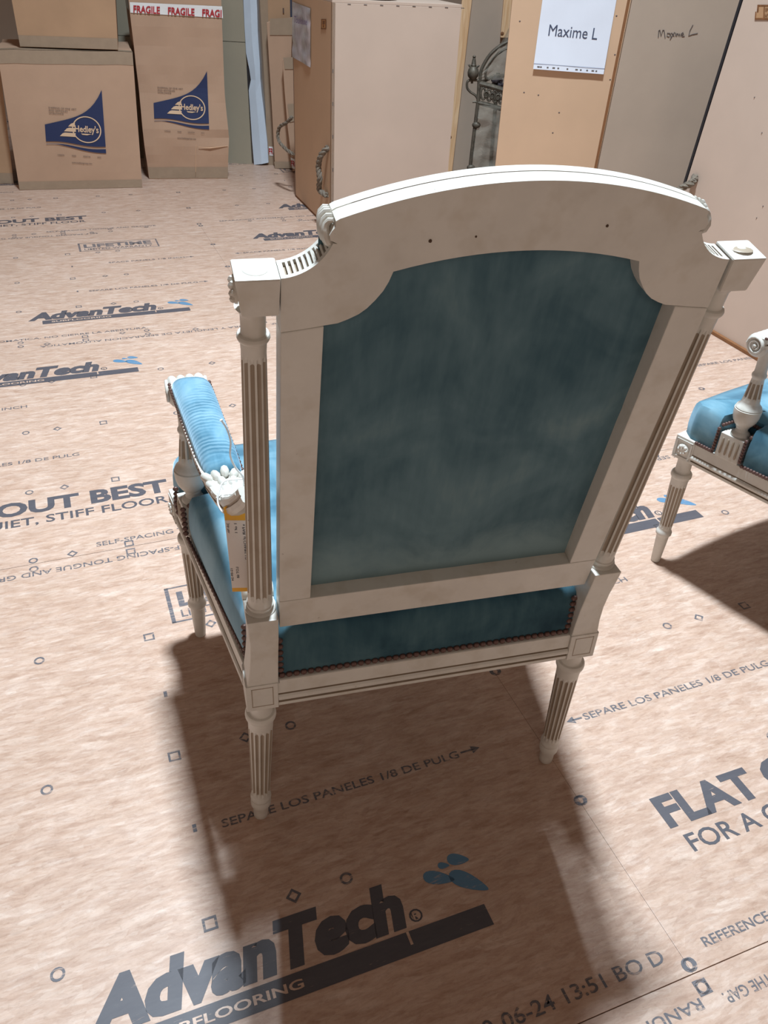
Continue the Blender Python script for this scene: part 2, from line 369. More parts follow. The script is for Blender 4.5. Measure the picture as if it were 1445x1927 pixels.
def tpl():
    T = tpl_logo(0, 0) + tpl_logo(-1.463, .745)
    mb = MB(); put_text(mb, 'FLAT OUT BEST', fz, .112, .201, .617, .055, .04)
    put_text(mb, 'FOR A QUIET, STIFF FLOOR', fz, .123, .152, .597, .031, .012)
    T.append(('printed_slogan', mb.mesh('printed_slogan', INK)))
    mb = MB()
    for a, b, c, d in ((1.878, 2.212, .924, .928), (1.878, 2.212, 1.032, 1.036), (1.878, 1.886, .924, 1.036), (2.206, 2.212, .924, 1.036)): rect(mb, fz, a, b, c, d)
    put_text(mb, 'LIFETIME', fz, 1.90, .972, .285, .046, .035); put_text(mb, 'LIMITED WARRANTY', fz, 1.90, .938, .285, .022, .012)
    T.append(('printed_warranty_box', mb.mesh('printed_warranty_box', INKTHIN)))
    mb = MB()
    put_text(mb, 'SEPARE LOS PANELES 1/8 DE PULG', fz, 1.877, .436, .411, .015, .01); arrow(mb, 2.293, 2.330, .444)
    put_text(mb, 'SEPARE LOS PANELES 1/8 DE PULG', fz, .104, .436, .43, .015, .01); arrow(mb, .100, .068, .443)
    put_text(mb, 'SPACE PANELS 1/8 INCH', fz, .104, .748, .31, .015, .01); arrow(mb, .100, .068, .755)
    put_text(mb, 'SPACE PANELS 1/8 INCH', fz, 1.98, .748, .31, .015, .01); arrow(mb, 2.293, 2.330, .755)
    put_text(mb, 'SELF-SPACING TONGUE AND GROOVE', fz, .54, .022, .48, .016, .008)
    put_text(mb, 'SEPARACION AUTOMATICA. NO CIERRE LA ABERTURA.', fz, 1.32, .030, .72, .015, .008)
    put_text(mb, 'SELF-SPACING TONGUE AND GROOVE', fz, 1.975, 1.178, .50, .016, .008, flip=True)
    put_text(mb, 'DO NOT CLOSE THE GAP.', fz, 1.46, 1.172, .222, .015, .008, flip=True)
    put_text(mb, 'RANURA Y LENGUETA DE SEPARACION AUTOMATICA', fz, 1.205, 1.178, .74, .015, .008, flip=True)
    put_text(mb, 'REFERENCE DE', fz, .041, .024, .155, .014, .012)
    for v in (.449, .74): put_text(mb, '1', fz, 1.833, v - .006, .006, .014, .02)
    T.append(('printed_instruction', mb.mesh('printed_instruction', INKTHIN)))
    mb = MB()
    for v in (.012, .292, .597, .90, 1.188):
        for k in range(7): ring_poly(mb, fz, .4064 * k + (.004 if k == 0 else 0), v, 14, .0062, .0098)
        for k in range(1, 5): ring_poly(mb, fz, .4877 * k, v, 4, .0068, .0118)
        for k in range(1, 4): ring_poly(mb, fz, .6096 * k, v, 4, .0095, .0145, pi / 4)
    T.append(('printed_nail_mark', mb.mesh('printed_nail_mark', INKTHIN)))
    return T
TPL = tpl()
mbp = MB(); g_ = .0006
mbp.box(.0002, PL - .0002, g_, PW - g_, -.0185, 0); PANEL_ME = mbp.mesh('floor_panel', FLOOR, bevel=.0005)
row_start = {}
for r in range(-3, 6):
    for c in range(-2, 3):
        t0 = GC + c * PL + (0 if r % 2 == 0 else -PL / 2); n0 = GO + r * PW
        P = TV * t0 + NV * n0
        ctr = P + TV * PL / 2 + NV * PW / 2
        if ctr.y < -1.6 or ctr.y > 7.2 or abs(ctr.x) > 5: continue
        o = bpy.data.objects.new('floor_panel', PANEL_ME); COL.objects.link(o); o.parent = slab
        o.location = P; o.rotation_euler = (0, 0, GTH)
        if ctr.y > .0:
            for nm, me in TPL:
                q = bpy.data.objects.new(nm, me); COL.objects.link(q); q.parent = o
        if r == 0 and c == -1:
            mb = MB(); put_text(mb, '10-06-24 13:51 BO D', fz, 2.12, .026, .292, .020, .008)
            mb.obj('printed_date', INKTHIN, o)
# nail holes / small litter scratches are left to the wood texture

# ---------------------------------------------------------------- the armchair
def lerp(a, b, t): return a + (b - a) * t
ANG = radians(12); SA, CA = sin(ANG), cos(ANG)
def BP(x, w, d): return V3((x, -.055 - w * SA + d * CA, .490 + w * CA + d * SA))

def rail_sweep(mb, A, B, out, prof, mi_fn=None):
    """prof: closed list of (outward, z, material)"""
    A = V3(A); B = V3(B); out = V3(out); n = len(prof)
    vs = [A + out * p[0] + V3((0, 0, p[1])) for p in prof] + [B + out * p[0] + V3((0, 0, p[1])) for p in prof]
    fs = [tuple(range(n))[::-1], tuple(range(n, 2 * n))]; mi = [0, 0]
    for i in range(n): fs.append((i, (i + 1) % n, n + (i + 1) % n, n + i)); mi.append(prof[i][2])
    mb.add(vs, fs, mi)
RAILP = [(-.052, .286, 0), (.000, .286, 0), (.001, .288, 0), (.001, .2925, 1), (-.0025, .2935, 1), (-.0025, .2948, 1), (.0, .2955, 0), (.0022, .298, 0), (.003, .301, 0), (.0022, .304, 0), (0, .3065, 1),
         (-.002, .307, 1), (-.002, .3085, 1), (-.0005, .309, 0), (-.0005, .333, 0), (-.002, .334, 0), (-.052, .334, 0)]

def crest_outline(arch_drop=0.0, notch=False, slim=0.0):
    """outer upper edge from left to right; returns (points, material per segment)"""
    right = []   # from centre to the right end
    N = 14
    for k in range(N + 1):
        x = .163 * k / N
        w = .517 - (.028) * (x / .163) ** 2
        right.append((x, w - arch_drop, 0))
    right += [(.1665, .487 - arch_drop, 0), (.1665, .482, 0), (.169, .479, 0), (.1712, .475, 0), (.1700, .4705, 0), (.1665, .469, 0), (.164, .4675, 0)]
    cx, cw = .2125, .487   # scoop arc centre
    sc = []
    a0, a1 = radians(203), radians(263)
    if notch:
        nn = 11
        for k in range(nn):
            for q, dd in ((.18, 0), (.22, .0035), (.68, .0035), (.72, 0)):
                a = lerp(a0, a1, (k + q) / nn); rr = .0487 + dd
                sc.append((min(.2088, cx + cos(a) * rr), cw + sin(a) * rr, 1 if .2 < q < .7 else 0))
    else:
        for k in range(12):
            a = lerp(a0, a1, k / 11); sc.append((cx + cos(a) * .0487, cw + sin(a) * .0487, 0))
    right += sc + [(.2095, .4385, 0)]
    pts = [(-x, w, m) for x, w, m in reversed(right)][:-1] + right
    return pts
def crest_inner():
    r = [(.2095, .3865), (.190, .3885), (.172, .391), (.160, .3925), (.151, .396), (.142, .4005), (.135, .406), (.128, .414), (.122, .4225), (.118, .431), (.115, .4405)]
    arch = [(.115 * (1 - k / 8), .4555 - .015 * (1 - k / 8) ** 2) for k in range(1, 9)]
    r = r + arch
    return r + [(-x, w) for x, w in reversed(r)][1:]

def leg(mb, x, y, fx, fy, front):
    A = (x, y, .2865); B = (fx, fy, 0); L = .2865
    if not front:
        prof = [(.0175, .2865), (.0165, .281), (.0155, .274), (.0156, .2625), (.0166, .2608), (.0198, .2600), (.0214, .2572), (.0218, .2535), (.0214, .2500), (.0198, .2478), (.0186, .2470), (.0186, .2405), (.0178, .236),
                (.0140, .060), (.0152, .058), (.0160, .054), (.0155, .0495), (.0138, .0475), (.0150, .0440), (.0158, .040), (.0155, .0345), (.0135, .0285), (.0115, .022), (.0118, .014), (.0112, .003), (.0095, .0003)]
        fl = (14, .0027, 1 - .229 / L, 1 - .066 / L)
    else:
        prof = [(.0180, .2865), (.0168, .281), (.0158, .272), (.0160, .2500), (.0168, .2482), (.0205, .2475), (.0222, .2448), (.0226, .2400), (.0222, .2368), (.0205, .2345), (.0190, .2335), (.0188, .228), (.0182, .224),
                (.0140, .094), (.0155, .091), (.0175, .087), (.0175, .0805), (.0150, .077), (.0140, .073), (.0105, .004), (.0095, .0003)]
        fl = (14, .0027, 1 - .219 / L, 1 - .100 / L)
    mb.lathe(A, B, [(r, 1 - z / L) for r, z in prof], flute=fl)

def seat_outline(n_side=26):
    """plan of the cushion, counter-clockwise from rear left"""
    pts = []
    def seg(a, b, n, bow=(0, 0)):
        for k in range(n):
            t = k / n; s = 4 * t * (1 - t); pts.append((lerp(a[0], b[0], t) + bow[0] * s, lerp(a[1], b[1], t) + bow[1] * s))
    seg((-.2125, -.026), (.2125, -.026), 30)
    seg((.2125, -.026), (.2125, .004), 3); seg((.2125, .004), (.247, .010), 4)
    seg((.247, .010), (.322, .425), 70, (.004, 0)); seg((.322, .425), (.310, .447), 4)
    seg((.310, .447), (-.310, .447), 34, (0, .022)); seg((-.310, .447), (-.322, .425), 4)
    seg((-.322, .425), (-.247, .010), 70, (-.004, 0)); seg((-.247, .010), (-.2125, .004), 4); seg((-.2125, .004), (-.2125, -.026), 3)
    return pts
SEAT = seat_outline()

def make_chair(name, label, loc, rotz, scale=1, nails_single=True):
    root = thing(name, label, 'armchair', loc, rotz, scale=scale); PM = [PAINT, GLAZE, CRACK]
    # legs
    for s_ in (-1, 1):
        mb = MB(); leg(mb, s_ * .236, -.016, s_ * .2455, 0, False); mb.obj('leg', PM, root)
        mb = MB(); leg(mb, s_ * .3075, .432, s_ * .309, .432, True); mb.obj('leg', PM, root)
    # seat rails
    mb = MB(); rail_sweep(mb, (-.2135, -.0345, 0), (.2135, -.0345, 0), (0, -1, 0), RAILP); mb.obj('seat_rail', PM, root)
    mb = MB()
    for k in range(10):
        x0, x1 = lerp(-.286, .286, k / 10), lerp(-.286, .286, (k + 1) / 10)
        y0, y1 = [.452 + .02 * (1 - (x / .286) ** 2) for x in (x0, x1)]
        rail_sweep(mb, (x0, y0, 0), (x1, y1, 0), (0, 1, 0), RAILP)
    mb.obj('seat_rail', PM, root)
    for s_ in (-1, 1):
        mb = MB(); d = V3((s_ * .077, .404, 0)).normalized(); out = V3((d.y * s_, -d.x * s_, 0))
        rail_sweep(mb, (s_ * .2555, .006, 0), (s_ * .3265, .410, 0), out, RAILP); mb.obj('seat_rail', PM, root)
    # corner blocks
    for s_ in (-1, 1):
        mb = MB(); xa, xb = s_ * .2138, s_ * .2570
        mb.box(min(xa, xb), max(xa, xb), -.0375, .006, .2855, .334)
        o = mb.obj('corner_block', PM, root, bevel=.0009)
        mb = MB(); x0, x1 = sorted((xa, xb))
        def fr(a, b, c, d, y=-.0378, m=1): mb.box(a, b, y, y + .001, c, d, m)
        gx0, gx1, gz0, gz1 = x0 + .0075, x1 - .0065, .2925, .3270
        fr(gx0, gx1, gz0, gz0 + .0011); fr(gx0, gx1, gz1 - .0011, gz1); fr(gx0, gx0 + .0011, gz0, gz1); fr(gx1 - .0011, gx1, gz0, gz1)
        mb.obj('incised_square', PM, o)
        # front block with rosette
        c, sn = cos(s_ * -.18), sin(s_ * -.18); T = lambda p, c=c, sn=sn, s_=s_: V3((s_ * .309 + p.x * c - p.y * sn, .432 + p.x * sn + p.y * c, p.z))
        mb = MB(); mb.box(-.0225, .0225, -.0225, .0225, .2855, .338, 0, T)
        o = mb.obj('corner_block', PM, root, bevel=.001)
        mb = MB()
        for ax in ((s_, 0), (0, 1)):
            nrm = V3((ax[0] * c - ax[1] * sn, ax[0] * sn + ax[1] * c, 0)); side = V3((-nrm.y, nrm.x, 0)); C0 = V3((s_ * .309, .432, .3115)) + nrm * .0228
            for e in (-1, 1):
                mb.box(-.019, .019, 0, .0016, e * .0195 - .0018, e * .0195 + .0018, 0, lambda p: C0 + side * p.x + nrm * p.y + V3((0, 0, p.z)))
                mb.box(e * .0172 - .0018, e * .0172 + .0018, 0, .0016, -.02, .02, 0, lambda p: C0 + side * p.x + nrm * p.y + V3((0, 0, p.z)))
            mb.lathe(C0 - nrm * .001, C0 + nrm * .005, [(.0135, 0), (.0135, .3), (.011, .6), (.006, 1)], 16)
            for k in range(8):
                a = 2 * pi * k / 8; mb.ball(C0 + nrm * .003 + side * cos(a) * .0085 + V3((0, 0, sin(a) * .0085)), (.0036, .0036, .0036), 6, 4)
        mb.obj('rosette', PM, o)
    # uprights between seat rail and post
    for s_ in (-1, 1):
        rows = [(.334, -.0375, .0055, .2130, .2545), (.36, -.040, .004, .2127, .2510), (.39, -.0445, .000, .2124, .2485), (.42, -.0505, -.003, .212, .2480), (.448, -.0565, -.006, .212, .2495), (.4665, -.0600, -.006, .212, .2505)]
        mb = MB(); vs = []
        for z, y0, y1, xi, xo in rows:
            vs += [(s_ * xi, y0, z), (s_ * xo, y0, z), (s_ * xo, y1, z), (s_ * xi, y1, z)]
        fs = [(0, 1, 2, 3), tuple(len(rows) * 4 - 4 + k for k in range(4))]
        for i in range(len(rows) - 1):
            for k in range(4): fs.append((i * 4 + k, i * 4 + (k + 1) % 4, i * 4 + 4 + (k + 1) % 4, i * 4 + 4 + k))
        mb.add(vs, fs, 0); o = mb.obj('upright', PM, root, bevel=.0015)
        mb = MB(); mb.lathe((s_ * .2115, -.004, .470), (s_ * .2505, -.004, .470), [(.0108, 0), (.0118, .1), (.0118, .9), (.0108, 1)], 20); mb.ball((s_ * .231, -.003, .476), (.017, .008, .007), 12, 8)
        mb.obj('carved_ear', PM, o)
        # post
        A = V3((s_ * .231, -.0335, .4665)); B = V3((s_ * .2305, -.1165, .886)); L = (B - A).length
        prof = [(.0188, 0), (.0195, .0012), (.0195, .0042), (.0182, .0058), (.0158, .0066), (.0156, .0095), (.0168, .0108), (.0168, .0132), (.0153, .0146), (.0150, .020),
                (.0116, L - .046), (.0122, L - .0345), (.0142, L - .0332), (.0150, L - .0312), (.0150, L - .0295), (.0140, L - .0275), (.0116, L - .0265), (.0112, L - .023), (.0114, L - .008), (.0130, L - .004), (.016, L)]
        mb = MB(); mb.lathe(A, B, [(r, t / L) for r, t in prof], flute=(12, .0026, .028 / L, 1 - .049 / L))
        mb.obj('back_post', PM, root)
        # cap block
        mb = MB(); lo, hi = .4045, .4405
        def TT(x, w, d): return BP(s_ * x, w, d)
        gi = .0018 if s_ > 0 else 0; mb.hexa([TT(.2112 + gi, lo, -.0025), TT(.2425, lo, -.0025), TT(.2425, lo, .026), TT(.2112 + gi, lo, .026), TT(.2100 + gi, hi, -.0038), TT(.2475, hi, -.0038), TT(.2475, hi, .0305), TT(.2100 + gi, hi, .0305)])
        o = mb.obj('post_cap', PM, root, bevel=.002)
        mb = MB(); Cc = TT(.2290, hi, .0135); up = (TT(.229, hi + .01, .0135) - Cc).normalized()
        mb.lathe(Cc - up * .0008, Cc + up * .0010, [(.0112, 0), (.0112, .55), (.0098, 1), (.0094, 1), (.0060, .8)], 24)
        if s_ > 0: mb.ball(Cc, (.0112, .0112, .0016), 16, 6, 1); mb.ball(Cc + up * .001, (.0045, .0045, .0016), 10, 6, 0)
        Co = TT(.2455, .4225, .0135); od = V3((s_, 0, 0))
        mb.lathe(Co - od * .001, Co + od * .0040, [(.0125, 0), (.0120, .5), (.0085, .8), (.005, 1)], 16)
        for k in range(8):
            a = 2 * pi * k / 8; mb.ball(Co + od * .002 + V3((0, cos(a), sin(a))) * .0085, .0035, 6, 4)
        mb.obj('rosette', PM, o)
    # back frame: stiles, bottom rail, crest rail
    for s_ in (-1, 1):
        mb = MB(); x0, x1 = sorted((s_ * .172, s_ * .2095))
        poly = [(x0, .0004), (x1, .0004), (x1, .3856), (x0, .3900)] if s_ > 0 else [(x0, .0004), (x1, .0004), (x1, .3900), (x0, .3856)]
        mb.prism(poly, lambda p: BP(p[0], p[1], 0), lambda p: BP(p[0], p[1], .028)); mb.obj('back_stile', PM, root, bevel=.0012)
    mb = MB(); mb.prism([(-.2095, -.0525), (.2095, -.0525), (.2095, -.0003), (-.2095, -.0003)], lambda p: BP(p[0], p[1], 0), lambda p: BP(p[0], p[1], .028)); mb.obj('back_bottom_rail', PM, root, bevel=.0012)
    mb = MB(); inner = crest_inner()
    def layer(d0, d1, drop, notch, m0=0):
        up = crest_outline(drop, notch); poly = [(x, w) for x, w, m in up] + inner
        side = [m for x, w, m in up] + [0] * len(inner)
        if m0: side = [1 if i < len(up) else 0 for i in range(len(poly))]
        mb.prism(poly, lambda p: BP(p[0], p[1], d0), lambda p: BP(p[0], p[1], d1), 0, side)
    layer(0, .0045, .0, False); layer(.0045, .0165, 0, True); layer(.0165, .0180, .0022, True, 0); layer(.0180, .024, .0, True); layer(.024, .0285, .0, False)
    o = mb.obj('crest_rail', PM, root)
    mb = MB()   # dark line in the top groove
    pts = [BP(x, .517 - .028 * (x / .163) ** 2 - .0016, .0172) for x in [-.150 + .30 * k / 30 for k in range(31)]]
    mb.tube(pts, .0014, 6, 2); mb.obj('top_groove', PM, o)
    # acanthus scrolls at the shoulders
    for s_ in (-1, 1):
        mb = MB()
        for j, dd in enumerate((.006, .0115, .017, .0225, .028)):
            pts = []
            for k in range(9):
                a = radians(80 - 190 * k / 8); rr = .0125 - .0012 * abs(j - 2)
                pts.append(BP(s_ * (.1655 + rr * cos(a) * .8), .4745 + rr * sin(a) * 1.05, dd + .003 * sin(k)))
            mb.tube(pts, [.0018, .0026, .0031, .0034, .0034, .0032, .003, .0026, .0018], 8)
        mb.obj('carved_leaf', PM, o)
    # small nail heads and chips on the crest (real, brown)
    for x, w, r in ((-.0865, .4675, .0016), (.0715, .4760, .0014), (-.047, .4700, .0010)): mb = MB(); mb.ball(BP(x, w, 0), r, 8, 5, 2); mb.obj('screw_hole', PM, o)
    # fabric back
    def bf(u, v):
        x = -.176 + .352 * u; w = -.004 + .468 * v
        e = min(1, 6 * min(u, 1 - u)) * min(1, 6 * min(v, 1 - v))
        bul = -.0025 * e + .0012 * noise.noise(V3((x * 14, w * 9, 2)))
        fx, fw = x - .150, w - .315; bul -= .0035 * math.exp(-((fx - .2 * fw) / .010) ** 2 - (fw / .045) ** 2) * (1 if x < .17 else 0)
        fx, fw = x - .140, w - .262; bul -= .0025 * math.exp(-((fw + .5 * fx) / .008) ** 2 - (fx / .03) ** 2)
        return BP(x, w, .0195 + bul)
    mb = MB(); mb.grid(bf, 60, 70); o = mb.obj('back_fabric', VBACK, root)
    def ff(u, v):
        x = -.2055 + .411 * u; w = -.046 + .494 * v; w = min(w, .452 - .015 * (abs(x) / .115) ** 2) if abs(x) < .115 else min(w, .43 - (abs(x) - .115) * .5)
        e = (1 - (2 * u - 1) ** 6) * (1 - (2 * v - 1) ** 6)
        return BP(x, w, .022 + .006 * (w < .0) + .040 * max(0, e) ** .5)
    mb = MB(); mb.grid(ff, 30, 36); mb.obj('back_cushion', VSEAT, root)
    # seat cushion
    cx, cy = 0, .21
    rings = [(1, 0, .333), (1, .0022, .345), (1, .0035, .362), (1, .0028, .380), (1, .001, .396), (1, -.0015, .4075), (1, -.006, .4145), (.93, -.008, .4235), (.80, -.008, .431), (.6, -.006, .438), (.4, 0, .4425), (.2, 0, .4445), (.0, 0, .445)]
    def sp_(u, v):
        i = min(int(round(v * (len(rings) - 1))), len(rings) - 1); k = int(round(u * len(SEAT))) % len(SEAT)
        f, off, z = rings[i]; x, y = SEAT[k]; nb_ = max(0, min(1, (.0335 - abs(y - .3345)) / .007)) * (abs(x) > .24) * (1 if f > .97 else .9 if f > .9 else 0)
        x -= math.copysign(.044 * nb_, x); off *= 1 - nb_; xa, ya = SEAT[k - 1]; xb, yb = SEAT[(k + 1) % len(SEAT)]
        t = V3((xb - xa, yb - ya, 0)).normalized(); n = V3((t.y, -t.x, 0))
        p = V3((cx + (x - cx) * f, cy + (y - cy) * f, 0)) + n * off
        return V3((p.x, p.y, z + .0012 * noise.noise(V3((x * 20, y * 20, z * 20)))))
    mb = MB(); mb.grid(sp_, len(SEAT), len(rings), closeu=True); nS = len(SEAT)
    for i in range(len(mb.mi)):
        if i // nS < 7 and (i % nS < 31 or i % nS >= nS - 2): mb.mi[i] = 1  # rear side and rear edge of the top get the shaded copy
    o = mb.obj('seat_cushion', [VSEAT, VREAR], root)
    # nail braid
    nb = MB(); nb.ball((0, 0, 0), (.0049, .0034, .0044), 8, 5); nme = nb.mesh('nail_head', NAIL)
    joined = MB()
    def nail(p, ang):
        if nails_single:
            q = bpy.data.objects.new('nail_head', nme); COL.objects.link(q); q.parent = root; q.location = p; q.rotation_euler = (0, 0, ang)
        else: joined.ball(p, (.0042, .0042, .0042), 6, 4)
    def row(a, b, step=.0098, skip=0):
        a = V3(a); b = V3(b); n = max(1, int(round((b - a).length / (step if nails_single else .0066)))); an = math.atan2(b.y - a.y, b.x - a.x)
        for k in range(n + 1): nail(a.lerp(b, k / n), an)
    row((-.207, -.0285, .3375), (.207, -.0285, .3375)); 
    for s_ in (-1, 1):
        row((s_ * .2085, -.0285, .3475), (s_ * .2085, -.0285, .4005), .0098)
        row((s_ * .2505, .018, .3375), (s_ * .3105, .3095 - .012, .3375)); row((s_ * .3200, .368, .3375), (s_ * .3255, .405, .3375))
        row((s_ * .2495, .0095, .3475), (s_ * .2495, .0095, .398), .0098)
        for yy in (.3035, .3655): row((s_ * (.313 if yy < .33 else .3215), yy, .345), (s_ * (.313 if yy < .33 else .3215), yy, .392), .0098)
        row((s_ * .302, .3035, .3985), (s_ * .268, .3085, .404), .0098); row((s_ * .266, .317, .404), (s_ * .266, .354, .404), .0098); row((s_ * .272, .362, .404), (s_ * .312, .3655, .3985), .0098)
    if nails_single is False or True:
        fm = MB()
        for k in range(62): 
            x = -.305 + .61 * k / 61; fm.ball((x, .449 + .021 * (1 - (x / .305) ** 2), .338), (.0045, .0045, .004), 6, 4)
        q = fm.obj('front_nail_trim', NAIL, root); q['kind'] = 'stuff'
    if joined.v: q = joined.obj('nail_trim', NAIL, root); q['kind'] = 'stuff'
    # arms
    for s_ in (-1, 1):
        # fluted support block
        d = V3((s_ * .077, .404, 0)).normalized(); out = V3((d.y * s_, -d.x * s_, 0)); B0 = V3((s_ * .3145, .3345, 0))
        T = lambda p: B0 + d * p.x + out * p.y + V3((0, 0, p.z))
        mb = MB(); mb.box(-.0255, .0255, -.038, .0015, .334, .3875, 0, T)
        o = mb.obj('arm_support_block', PM, root, bevel=.0012)
        mb = MB()
        for k in range(4): mb.tube([T(V3((-.0168 + .0112 * k, .0016, z))) for z in (.343, .346, .376, .379)], [.0016, .0027, .0027, .0016], 8, 1, flat=.9)
        mb.obj('flute', PM, o)
        zs = [(.0185, .3875), (.0190, .390), (.0175, .3935), (.0125, .397), (.0112, .403), (.0135, .4065), (.0135, .409), (.0175, .413), (.0225, .421), (.0252, .430), (.0262, .440), (.0262, .4465), (.0240, .4475), (.0252, .4490), (.0235, .4530), (.0190, .4575), (.0172, .462),
              (.0116, .511), (.0128, .5135), (.0142, .517), (.0138, .520), (.0118, .523), (.0112, .530), (.0118, .552), (.0135, .562), (.0145, .575)]
        A = V3((s_ * .2945, .3350, .3875)); B = V3((s_ * .2935, .338, .575)); L = .1875
        mb = MB(); mb.lathe(A, B, [(r, (z - .3875) / L) for r, z in zs], flute=(10, .0026, (.466 - .3875) / L, (.508 - .3875) / L))
        mb.obj('arm_support', PM, root)
        # arm: swept section
        path = [((.2395, -.062, .655), .018, .020), ((.2415, -.054, .645), .021, .021), ((.2465, -.038, .628), .025, .021), ((.2505, -.015, .609), .030, .022), ((.2550, .02, .598), .036, .022), ((.2590, .06, .592), .044, .021), ((.2650, .12, .5885), .049, .020),
                ((.2720, .20, .5875), .053, .020), ((.2790, .28, .5870), .054, .021), ((.2850, .33, .5850), .053, .024), ((.2875, .350, .5800), .052, .030)]
        mb = MB(); vs = []; 
        for i, (p, w, h) in enumerate(path):
            P = V3((s_ * p[0], p[1], p[2])); a = V3((s_ * path[max(i - 1, 0)][0][0],) + path[max(i - 1, 0)][0][1:]); b = V3((s_ * path[min(i + 1, len(path) - 1)][0][0],) + path[min(i + 1, len(path) - 1)][0][1:])
            d = (b - a).normalized(); X = V3((d.y, -d.x, 0)).normalized(); Z = X.cross(d)
            sec = [(-.5, .42), (-.42, .5), (.42, .5), (.5, .42), (.5, .1), (.44, .02), (.5, -.06), (.46, -.3), (.3, -.48), (0, -.55), (-.3, -.48), (-.46, -.3), (-.5, -.06), (-.44, .02), (-.5, .1)]
            vs += [P + X * (q[0] * w) + Z * (q[1] * h) for q in sec]
        n = 15; fs = [tuple(range(n)), tuple((len(path) - 1) * n + k for k in range(n))]; mi = [0, 0]
        for i in range(len(path) - 1):
            for k in range(n): fs.append((i * n + k, i * n + (k + 1) % n, (i + 1) * n + (k + 1) % n, (i + 1) * n + k)); mi.append(1 if k in (4, 5, 12, 13) else 0)
        mb.add(vs, fs, mi, False); arm = mb.obj('arm_rest', PM, root)
        # front scroll with reeded crown and volutes
        mb = MB(); c0 = V3((s_ * .2590, .357, .5760)); c1 = V3((s_ * .3150, .351, .5760)); prof = []
        for k in range(33):
            t = k / 32; g = abs(sin(pi * 4 * t)) ** .6; prof.append((.0185 + .0050 * g, .03 + .94 * t))
        mb.lathe(c0, c1, [(.0170, 0)] + prof + [(.0170, 1)], 28)
        for e, cc in ((0, c0), (1, c1)):
            ax = (c1 - c0).normalized() * (1 if e else -1)
            pts = []
            for k in range(30):
                a = 2 * pi * k / 14; rr = .0185 - .0145 * k / 29; pts.append(cc + ax * .001 + V3((0, cos(a) * rr, sin(a) * rr * .95)))
            mb.tube(pts, [.0026 - .0009 * k / 29 for k in range(30)], 8); mb.ball(cc + ax * .001, (.003, .0045, .004), 8, 6)
        mb.obj('arm_scroll', PM, arm)
        # pad
        def pf(u, v):
            a = 2 * pi * u; y = lerp(.062, .330, v); t = (y - .06) / .27; cxp = lerp(.2560, .2825, min(1, t)); w = lerp(.0245, .0295, v)
            e = max(0.0, 1 - abs(2 * v - 1) ** 7) ** .45; e = max(e, .03)
            ca, sa = cos(a), sin(a); r = (abs(ca) ** 2.6 + abs(sa) ** 2.6) ** (-1 / 2.6)
            return V3((s_ * (cxp + ca * r * w * (.72 + .28 * e)), y + .006 * (1 - e) * (1 if v < .5 else -1), .5975 + sa * r * (.0235 if sa > 0 else .007) * e + .0006 * sin(y * 520)))
        mb = MB(); mb.grid(pf, 30, 46, closeu=True); pad = mb.obj('arm_pad', VARM, root)
        bm_ = MB()
        for e in (-1, 1):
            for k in range(30):
                y = lerp(.075, .335, k / 29); t = (y - .06) / .27; xx = lerp(.2560, .2825, min(1, t)) + e * lerp(.0245, .029, t) 
                bm_.ball((s_ * xx, y, .5955), (.0028, .0042, .0028), 6, 4)
        q = bm_.obj('arm_nail_trim', NAIL, root); q['kind'] = 'stuff'
        # acanthus behind the pad
        mb = MB(); rnd = random.Random(3)
        for i, (y, n_, w) in enumerate(((.058, 5, .044), (.040, 4, .038), (.022, 4, .032), (.004, 3, .024))):
            for k in range(n_):
                tx = (k - (n_ - 1) / 2) / (n_ - 1) if n_ > 1 else 0; cxp = .2560 + (y - .06) * .09
                mb.ball((s_ * (cxp + tx * w), y + .004 * cos(tx * 3) + .002 * sin(k * 3.7 + i * 2), .6075 - .010 * abs(tx) - (.058 - y) * .03), (.0058, .0118, .0062), 8, 6, 0, Matrix.Rotation(tx * 1.1 * -s_, 3, 'Z'))
        for j in range(3):
            pts = [(s_ * (.2535 - .017 + .006 * j + (.034 - .012 * j) * k / 10), -.002 - .009 * j - .012 * sin(pi * k / 10), .6105 + .006 * j + .004 * abs(k - 5) / 5) for k in range(11)]
            mb.tube(pts, .0026, 8)
        for e in (-1, 1):
            mb.tube([(s_ * (.2525 + e * .016), .015, .606), (s_ * (.2495 + e * .013), -.012, .618), (s_ * (.2465 + e * .010), -.038, .636), (s_ * (.243 + e * .008), -.054, .652)], [.0032, .0034, .0032, .0025], 8)
        mb.obj('carved_leaf', PM, arm)
    return root
make_chair('armchair', 'cream carved armchair seen from behind, tag on its left arm, dark blue-green velvet back', (.066287, .848339, 0), .283378)
make_chair('armchair', 'cream armchair with light blue seat, cut off by the right edge of the photo', (1.1055, 1.283, 0), .521, .98, False)

# tag hanging from the left arm
def CH(x, y, z):
    a = .283378; return V3((.066287 + cos(a) * x - sin(a) * y, .848339 + sin(a) * x + cos(a) * y, z))
tg = thing('paper_tag', 'orange and white paper tag hanging on a string from the near armchair', 'tag', CH(-.238, -.030, .632))
TU = (CH(-.205, -.030, .624) - CH(-.265, -.030, .633)); TW = TU.length; TU.normalize(); TVv = (CH(-.263, -.036, .514) - CH(-.265, -.030, .633)); THt = TVv.length; TVv.normalize(); TN = TU.cross(TVv).normalized()
if TN.y > 0: TN = -TN
T00 = CH(-.2652, -.026, .622)
def tagf(h): return lambda u, v: T00 + TU * u + TVv * v + TN * h - tg.location
mb = MB(); poly = [(.006, 0), (.042, 0), (.048, .006), (.048, .125), (0, .125), (0, .006)]
mb.prism(poly, lambda p: tagf(0)(*p), lambda p: tagf(.0006)(*p)); t_ = mb.obj('tag_card', TAG, tg)
